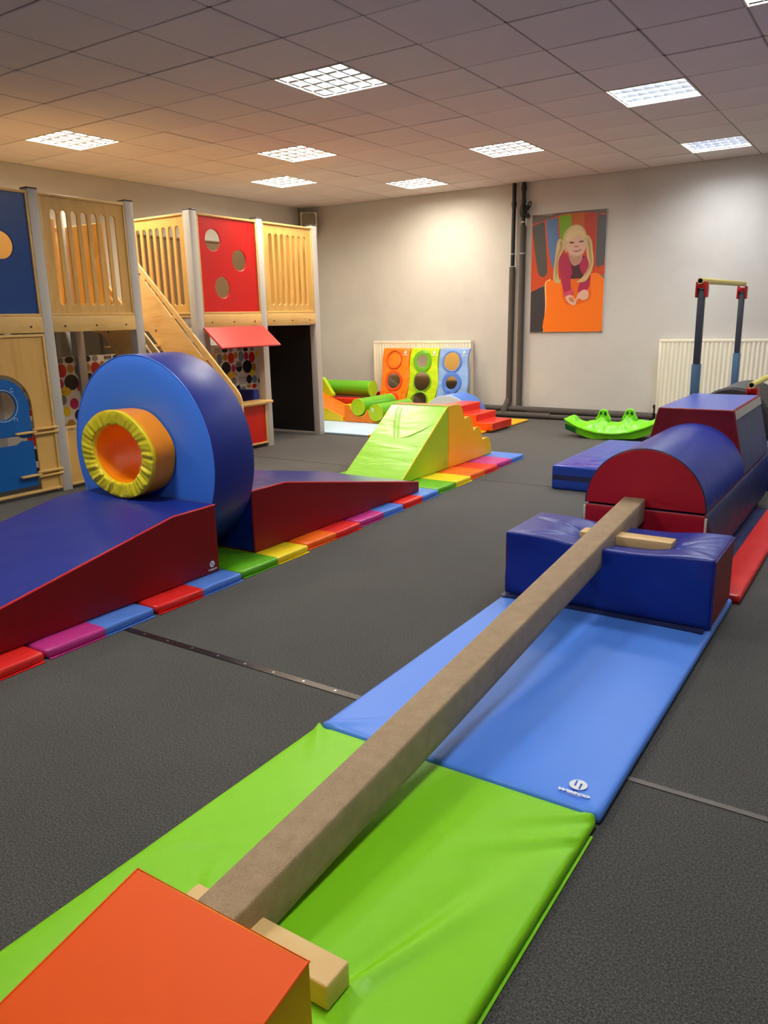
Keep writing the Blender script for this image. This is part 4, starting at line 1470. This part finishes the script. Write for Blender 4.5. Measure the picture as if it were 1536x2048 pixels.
sx_, sz_ = 1.0, .80
yf = -.735
obj('outer_band', lathe([(.306, yf + .02), (.308, yf + .05), (.308, yf + .10), (.306, -.58)], TC, 80, sx_, sz_, lambda j, r, y, a: (r + .003 * math.sin(7 * a), y)), TUBEO, TU)
obj('front_gather', lathe([(.306, yf + .02), (.305, yf + .008), (.301, yf + .001), (.29, yf - .001), (.27, yf - .001), (.25, yf), (.225, yf + .001), (.213, yf + .003), (.206, yf + .010), (.204, yf + .03)], TC, 200, sx_, sz_, wobt), WRINKY, TU)
obj('inner_lining', lathe([(.204, yf + .03), (.216, yf + .10), (.22, -.5), (.22, -.23)], TC, 80, sx_, sz_, lambda j, r, y, a: (r + (.006 * math.sin(6 * a + y * 8) * (1 - .5 * math.sin(a)) if j else 0), y)), TUBEO, TU)
obj('seam_piping', T([(TC[0] + .3065 * math.cos(q), yf + .015, TC[1] + .3065 * sz_ * math.sin(q)) for q in [2 * math.pi * i / 80 for i in range(80)]], .004, 6, closed=True), AMBER, TU)

# lime slope and wave steps
GS = thing('foam_slope', 'steep lime foam slope with creased shiny face', 'foam slope', (-.25, 2.3, .045))
gp = {'t': ('slope_panel', LIMEG), 's': ('side_panel', LIMEY), 'e': ('end_panel', LIMEY)}
soft_prism([(1.775, .045), (2.603, .045), (2.603, .602)], 'x', -.550, .044, lambda i: {0: 'e', 1: 'e', 2: 't'}[i], 's', 's', gp, GS, bev=.008)
obj('piping', T([(.041, 1.78, .05), (.041, 2.595, .600)], .005, 6), YELLOW, GS)
obj('piping', T([(-.545, 2.598, .600), (.041, 2.598, .600)], .004, 6), LIME, GS)
# creases of the slope cover, raised folds of the same vinyl
sl = .557 / .828
for pts in ([(-.47, 2.595), (-.45, 2.53), (-.40, 2.42), (-.33, 2.30), (-.27, 2.20)], [(-.43, 2.595), (-.40, 2.50), (-.34, 2.38), (-.28, 2.28), (-.25, 2.215)], [(-.25, 2.22), (-.16, 2.26), (-.07, 2.33), (0.02, 2.42)]):
    n_ = len(pts)
    obj('cover_fold', T([(x, y, .602 - sl * (2.603 - y) - .006) for x, y in pts], [.004] + [.013] * (n_ - 2) + [.004], 10), LIMEG, GS)
logo(GS, (.0455, 2.545, .10), (0, 1, 0), (0, 0, 1), .03, LIMEG)
WS = thing('foam_wave_steps', 'amber foam block with scalloped wave steps and orange treads', 'foam steps', (-.25, 3.0, .045))
wp = [(2.607, .045), (2.607, .600), (2.72, .602), (2.794, .594), (2.840, .580), (2.866, .550), (2.882, .51), (2.893, .482), (2.915, .450), (2.95, .464), (2.989, .466), (3.03, .452), (3.053, .425), (3.070, .39), (3.079, .355), (3.092, .318), (3.13, .340), (3.17, .344), (3.215, .332), (3.243, .305), (3.262, .26), (3.271, .223), (3.291, .207), (3.33, .216), (3.373, .217), (3.42, .205), (3.452, .175), (3.472, .13), (3.477, .09), (3.474, .045)]
soft_prism(wp, 'x', -.546, .044, lambda i: 'e' if i in (0, len(wp) - 1) else 't', 's', 's', {'t': ('tread_cover', vinyl('tread orange vinyl', (244, 118, 60), .36, .3, 5)), 's': ('side_panel', AMBER), 'e': ('end_panel', AMBER)}, WS, bev=.005, seg=2)
obj('piping', T([(.042, y, z) for y, z in wp[1:]], .005, 6), YELLOW, WS)

# ------------------------------------------------------------------ soft play corner by the back wall
PB = thing('floor_mat', 'pale blue floor mat beside the last play house post', 'mat', (-2.4, 4.5, 0))
softbox(-3.45, -1.865, 4.09, 5.0, .002, .028, .010, (20, 14, 1), lambda n, c: 'a', {'a': ('mat_cover', PALE)}, PB, top_ridges([]))
Y1 = thing('floor_mat', 'orange floor mat peeping out left of the lime slope', 'mat', (-1.3, 4.5, 0))
softbox(-1.86, -.73, 4.09, 5.0, .002, .028, .010, (16, 14, 1), lambda n, c: 'a', {'a': ('mat_cover', vinyl('floor mat amber vinyl', (250, 160, 20), .36, .3, 5))}, Y1, top_ridges([]))
Y2 = thing('floor_mat', 'yellow floor mat corner showing right of the red steps', 'mat', (-1.3, 5.6, 0))
softbox(-1.86, -.70, 5.005, 6.17, .002, .026, .010, (16, 14, 1), lambda n, c: 'a', {'a': ('mat_cover', vinyl('floor mat yellow vinyl', (246, 186, 24), .36, .3, 5))}, Y2, top_ridges([]))

S3 = thing('foam_steps', 'three red foam steps with orange sides near the back wall', 'foam steps', (-1.0, 5.25, .03))
soft_prism([(-.652, .03), (-.652, .120), (-.87, .120), (-.87, .212), (-1.085, .212), (-1.085, .310), (-1.36, .310), (-1.36, .03)], 'y', 4.965, 5.52, lambda i: 'r', 'o', 'o',
           {'r': ('tread_cover', REDB), 'o': ('side_panel', ORANGE)}, S3, bev=.007)

# roller bed with two rollers
BD = thing('roller_bed', 'orange foam bed with scooped hollows holding two green rollers', 'foam block', (-2.4, 5.2, .03))
bp = [(-2.832, .032), (-2.832, .255), (-2.745, .255), (-2.722, .20)]
for cx, cz, r_, a0, a1 in ((-2.588, .235, .128, 196, 338), (-2.304, .174, .128, 190, 340)):
    bp += [(cx + r_ * math.cos(math.radians(q)), cz + r_ * math.sin(math.radians(q))) for q in range(a0, a1 + 1, 12)]
    if cx < -2.5:
        bp += [(-2.465, .195), (-2.44, .20)]
bp += [(-2.17, .15), (-2.10, .20), (-2.02, .20), (-2.02, .032)]
soft_prism(bp, 'y', 4.955, 5.62, lambda i: 't', 's', 's', {'t': ('scooped_top', AMBER), 's': ('side_panel', ORANGE2)}, BD, bev=.005, seg=2)
obj('piping', T([(x, 4.957, z) for x, z in bp[1:-1]], .005, 6), YELLOW, BD)


def roller(label, c, r_, a0, a1, axis, grp, lg=False):
    loc = (c[0], (a0 + a1) / 2, c[1] - r_) if axis == 'y' else ((a0 + a1) / 2, c[0], c[1] - r_)
    t = thing('foam_roller', label, 'foam roller', loc, 0, grp)
    pr_ = [(c[0] + r_ * math.cos(2 * math.pi * i / 40), c[1] + r_ * math.sin(2 * math.pi * i / 40)) for i in range(40)]
    soft_prism(pr_, axis, a0, a1, lambda i: 'c', 'e', 'e', {'c': ('curved_cover', GREEN), 'e': ('end_disc', LIMEY)}, t, bev=.006)
    for a in (a0, a1):
        ring = [(p[0], a, p[1]) if axis == 'y' else (a, p[0], p[1]) for p in pr_]
        obj('piping', T(ring, .004, 6, closed=True), LIMEY, t)
    if lg:
        logo(t, (c[0] - .05, a0 - .0012, c[1] + .03), (1, 0, 0), (0, 0, 1), .035, WHITEP)
    return t


roller('green foam roller lying in the left hollow of the orange bed', (-2.588, .236), .108, 4.93, 5.70, 'y', 'green foam rollers')
roller('green foam roller with small logo lying in the right hollow of the orange bed', (-2.304, .175), .108, 4.93, 5.70, 'y', 'green foam rollers', True)
roller('longer green foam roller lying across the red block behind the bed', (5.72, .397), .112, -3.85, -2.88, 'x', 'green foam rollers')
RB = thing('foam_block', 'red foam block under the long green roller', 'foam block', (-3.4, 5.7, .0))
softbox(-4.0, -3.02, 5.52, 6.02, 0, .276, .014, (14, 8, 5), lambda n, c: 'o' if n[1] < -.5 else 'r', {'r': ('cover', REDB), 'o': ('front_panel', vinyl('red orange vinyl', (214, 52, 20), .4, .7, 6))}, RB)
RK = thing('foam_block', 'small dark red foam block standing against the left radiator edge', 'foam block', (-2.95, 6.2, 0))
softbox(-3.45, -3.135, 6.04, 6.33, 0, .30, .014, (6, 6, 6), lambda n, c: 'r', {'r': ('cover', RED)}, RK)
WD = thing('foam_wedge', 'orange foam wedge with yellow side left of the roller bed', 'foam wedge', (-3.2, 5.2, .03))
soft_prism([(-3.60, .03), (-3.60, .370), (-2.868, .092), (-2.845, .03)], 'y', 4.955, 5.44, lambda i: 'o' if i in (1, 2) else 'y', 'y', 'y', {'o': ('slope_panel', vinyl('wedge orange vinyl', (255, 112, 10), .38, .3, 4)), 'y': ('side_panel', YELLOW)}, WD, bev=.006)
obj('piping', T([(-3.60, 4.957, .368), (-2.868, 4.957, .091), (-2.847, 4.957, .035)], .005, 6), AMBER, WD)
LW = thing('foam_wedge', 'lime foam wedge standing behind the last play house post', 'foam wedge', (-3.9, 5.3, .3))
soft_prism([(-3.95, .0), (-3.95, .58), (-3.555, .56), (-3.385, .33), (-3.385, .30), (-3.61, .30), (-3.61, .0)], 'y', 5.445, 5.515, lambda i: 'a', 'a', 'a', {'a': ('cover', LIMEY)}, LW, bev=.006)

# blue arch
AR = thing('foam_arch', 'low blue foam arch behind the lime slope', 'foam arch', (-1.5, 5.7, .03))
ap = [(-1.60 + .37 * math.cos(math.radians(q)), .03 + .335 * math.sin(math.radians(q))) for q in range(0, 181, 9)] + [(-1.60 + .25 * math.cos(math.radians(q)), .03 + .22 * math.sin(math.radians(q))) for q in range(180, -1, -9)]
soft_prism(ap, 'y', 5.56, 6.02, lambda i: 'o', 'f', 'f', {'o': ('curved_cover', vinyl('arch blue vinyl', (80, 128, 220), .4, .3, 5)), 'f': ('front_panel', PALE)}, AR, bev=.006)

# mirror panels leaning against the radiator
MP = thing('mirror_panels', 'folding set of orange, lime and light blue panels with round mirrors', 'mirror panel', (-2.4, 6.3, .03))
xe = [-3.11, -2.633, -2.150, -1.672]
cols = [('orange_panel', vinyl('panel orange vinyl', (255, 132, 16), .38, .8, 6), vinyl('panel ring red orange', (238, 78, 10), .4, .1)),
        ('lime_panel', vinyl('panel lime vinyl', (196, 228, 14), .38, .8, 6), vinyl('panel ring green', (106, 178, 28), .4, .1)),
        ('light_blue_panel', LILAC, vinyl('panel ring blue', (84, 126, 212), .4, .1))]
for k in range(3):
    nm, mt, rm = cols[k]
    x0, x1 = xe[k] + .004, xe[k + 1] - .004
    lean = lambda z: 6.19 + .21 * (z / .93)

    def dsp(p, n, x0=x0, x1=x1):
        z = p.z
        w_ = .020 * math.sin((z - .95) * 9.5) * (1 if p.x > (x0 + x1) / 2 else .6)
        return Vector((w_, .21 * z / .93 + (-.010 * math.sin((p.x - x0) / (x1 - x0) * math.pi) if n.y < -.3 else 0) + (.006 * noise.noise(Vector((p.x * 9, z * 9, k))) if n.y < -.3 else 0), 0))
    pn = softbox(x0, x1, 6.17, 6.215, .03, .935, .012, (12, 1, 30), lambda n, c: 'a', {'a': (nm, mt)}, MP, dsp)['a']
    xc = (x0 + x1) / 2
    spec = [[(.775, .135, 0.118, None), (.472, .145, .108, 'm'), (.185, .140, .072, 'm')],
            [(.757, .150, .088, 'm'), (.472, .147, .130, 'm'), (.19, .147, .128, 'm')],
            [(.757, .150, .125, 'm'), (.466, .150, .088, 'm'), (.19, .150, .09, 'm')]][k]
    for zc, ro, ri, mm in spec:
        def plc(bm, off):
            for v in bm.verts:
                z = zc + v.co.y
                v.co = Vector((xc - .01 + v.co.x + .016 * math.sin((z - .95) * 9.5), 6.170 + .21 * z / .93 - .0155 - off + v.co.z, z))
            bmesh.ops.recalc_face_normals(bm, faces=bm.faces)
            return bm
        obj('mirror_surround', plc(curve_mesh(circ(0, 0, ro, 40), [circ(0, 0, ri, 40)], .008, .002), .004), rm, pn)
        if mm:
            obj('round_mirror', plc(curve_mesh(circ(0, 0, ri + .004, 40), [], .004, .0), .003), MIRROR, pn)
    logo(pn, (x1 - .075, 6.170 + .21 * .865 / .93 - .020, .865), (1, 0, 0), (0, .21, .93), .045, WHITEP)

# ------------------------------------------------------------------ crocodile rocker
CR = thing('rocker_toy', 'lime plastic crocodile rocker seesaw on the carpet near the back wall', 'rocker toy', (.76, 5.22, 0), math.radians(4))


def croc():
    bm = bmesh.new()
    nu, nv = 72, 26
    L, W_ = .545, .19

    def base(u):
        return .068 + .165 * (abs(u) / L) ** 2.0

    def half(u):
        return W_ * (1 - .35 * (abs(u) / L) ** 4)

    def h(u, v):
        z = base(u)
        w = half(u)
        t = min(abs(v) / w, 1.0)
        e = 1 - t ** 1.7
        ridge_z = .190 + .035 * (abs(u) / L) ** 2
        m = (ridge_z - z) * e
        m += .080 * math.exp(-((abs(u) - .145) / .055) ** 4) * math.exp(-(v / .07) ** 4)        # handle humps
        m -= .030 * math.exp(-((abs(u) - .36) / .06) ** 2) * math.exp(-(v / .09) ** 2)          # seats
        m += .040 * math.exp(-((abs(u) - .475) / .040) ** 4) * math.exp(-(v / .10) ** 4)        # end rests
        m -= .035 * math.exp(-(u / .05) ** 2) * math.exp(-(v / .10) ** 2)
        # moulded lobes along both flanks
        q = math.exp(-((abs(v) - .115) / .045) ** 2)
        m += .026 * q * (math.exp(-(u / .060) ** 4) + math.exp(-((abs(u) - .115) / .035) ** 2) + .9 * math.exp(-((abs(u) - .235) / .05) ** 2))
        m -= .018 * q * math.exp(-((abs(u) - .175) / .02) ** 2)
        return z + max(m, -.01)
    top = []
    for i in range(nu + 1):
        u = -L + 2 * L * i / nu
        w = half(u)
        top.append([bm.verts.new((u, -w + 2 * w * j / nv, h(u, -w + 2 * w * j / nv))) for j in range(nv + 1)])
    for i in range(nu):
        for j in range(nv):
            bm.faces.new((top[i][j], top[i + 1][j], top[i + 1][j + 1], top[i][j + 1]))
    # rolled rim and skirt
    loop = [top[i][0] for i in range(nu + 1)] + [top[nu][j] for j in range(1, nv + 1)] + [top[i][nv] for i in range(nu - 1, -1, -1)] + [top[0][j] for j in range(nv - 1, 0, -1)]
    c = Vector((0, 0, 0))

    def offs(vs_, dx, dz):
        out = []
        for v in vs_:
            p = v.co
            d = Vector((p.x * .25, p.y, 0))
            d.normalize()
            out.append(bm.verts.new((p.x + d.x * dx, p.y + d.y * dx, max(p.z + dz, .002))))
        return out
    r1 = offs(loop, .014, .002)
    r2 = offs(r1, .002, -.012)
    r3 = offs(r2, -.022, -.004)
    r4 = []
    for v in r3:
        p = v.co
        k = 1 if abs(p.x) > .05 else 1
        r4.append(bm.verts.new((p.x * .985, p.y * .90, max(p.z - .085 * min(1, p.z / .11 + .2), .001))))
    seqs_ = [loop, r1, r2, r3, r4]
    n = len(loop)
    for a_, b_ in zip(seqs_, seqs_[1:]):
        for k in range(n):
            bm.faces.new((a_[k], b_[k], b_[(k + 1) % n], a_[(k + 1) % n]))
    bmesh.ops.recalc_face_normals(bm, faces=bm.faces)
    return bm


bm = croc()
bm.transform(Matrix.Rotation(math.radians(-3.0), 4, 'Y'))
zmin = min(v.co.z for v in bm.verts)
bm.transform(Matrix.Translation((0, 0, -zmin + .001)))
CM4 = ROOTM[CR.name].inverted()
bm.transform(CM4)
obj('rocker_body', bm, CROC, CR, angle=50)
for s in (-1, 1):
    hb = curve_mesh(spline([(-.075, -.02), (-.055, .045), (-.038, .088), (0, .102), (.038, .088), (.055, .045), (.075, -.02)], 4), [circ(-.024, .046, .014, 16, .027), circ(.024, .046, .014, 16, .027)], .055, .006)
    for v in hb.verts:
        c = v.co.copy()
        v.co = Vector((s * .145 + c.x, c.z - .03, .225 + (.012 if s > 0 else -.004) + c.y))
    hb.transform(CM4)
    bmesh.ops.recalc_face_normals(hb, faces=hb.faces)
    ho = obj('handle', hb, CROC, CR)
    pl = B(s * .145 - .034, s * .145 + .034, -.032, -.028, .24, .30)
    pl.transform(CM4)
    obj('handle_slot_lining', pl, CROCD, ho, smooth=False)
gp_ = bmesh.new()
for q in ((-.535, -.415),):
    vv = []
    for u, zt_, zb_ in ((q[0], .165, .10), (q[0] + .04, .150, .085), (q[1], .118, .055)):
        vv.append((gp_.verts.new((u, -.178 - .01, zt_)), gp_.verts.new((u, -.168 - .006, zb_))))
    for a_, b_ in zip(vv, vv[1:]):
        gp_.faces.new((a_[0], b_[0], b_[1], a_[1]))
gp_.transform(CM4)
bmesh.ops.recalc_face_normals(gp_, faces=gp_.faces)
obj('dark_side_panel', gp_, CROCD, CR, smooth=False)
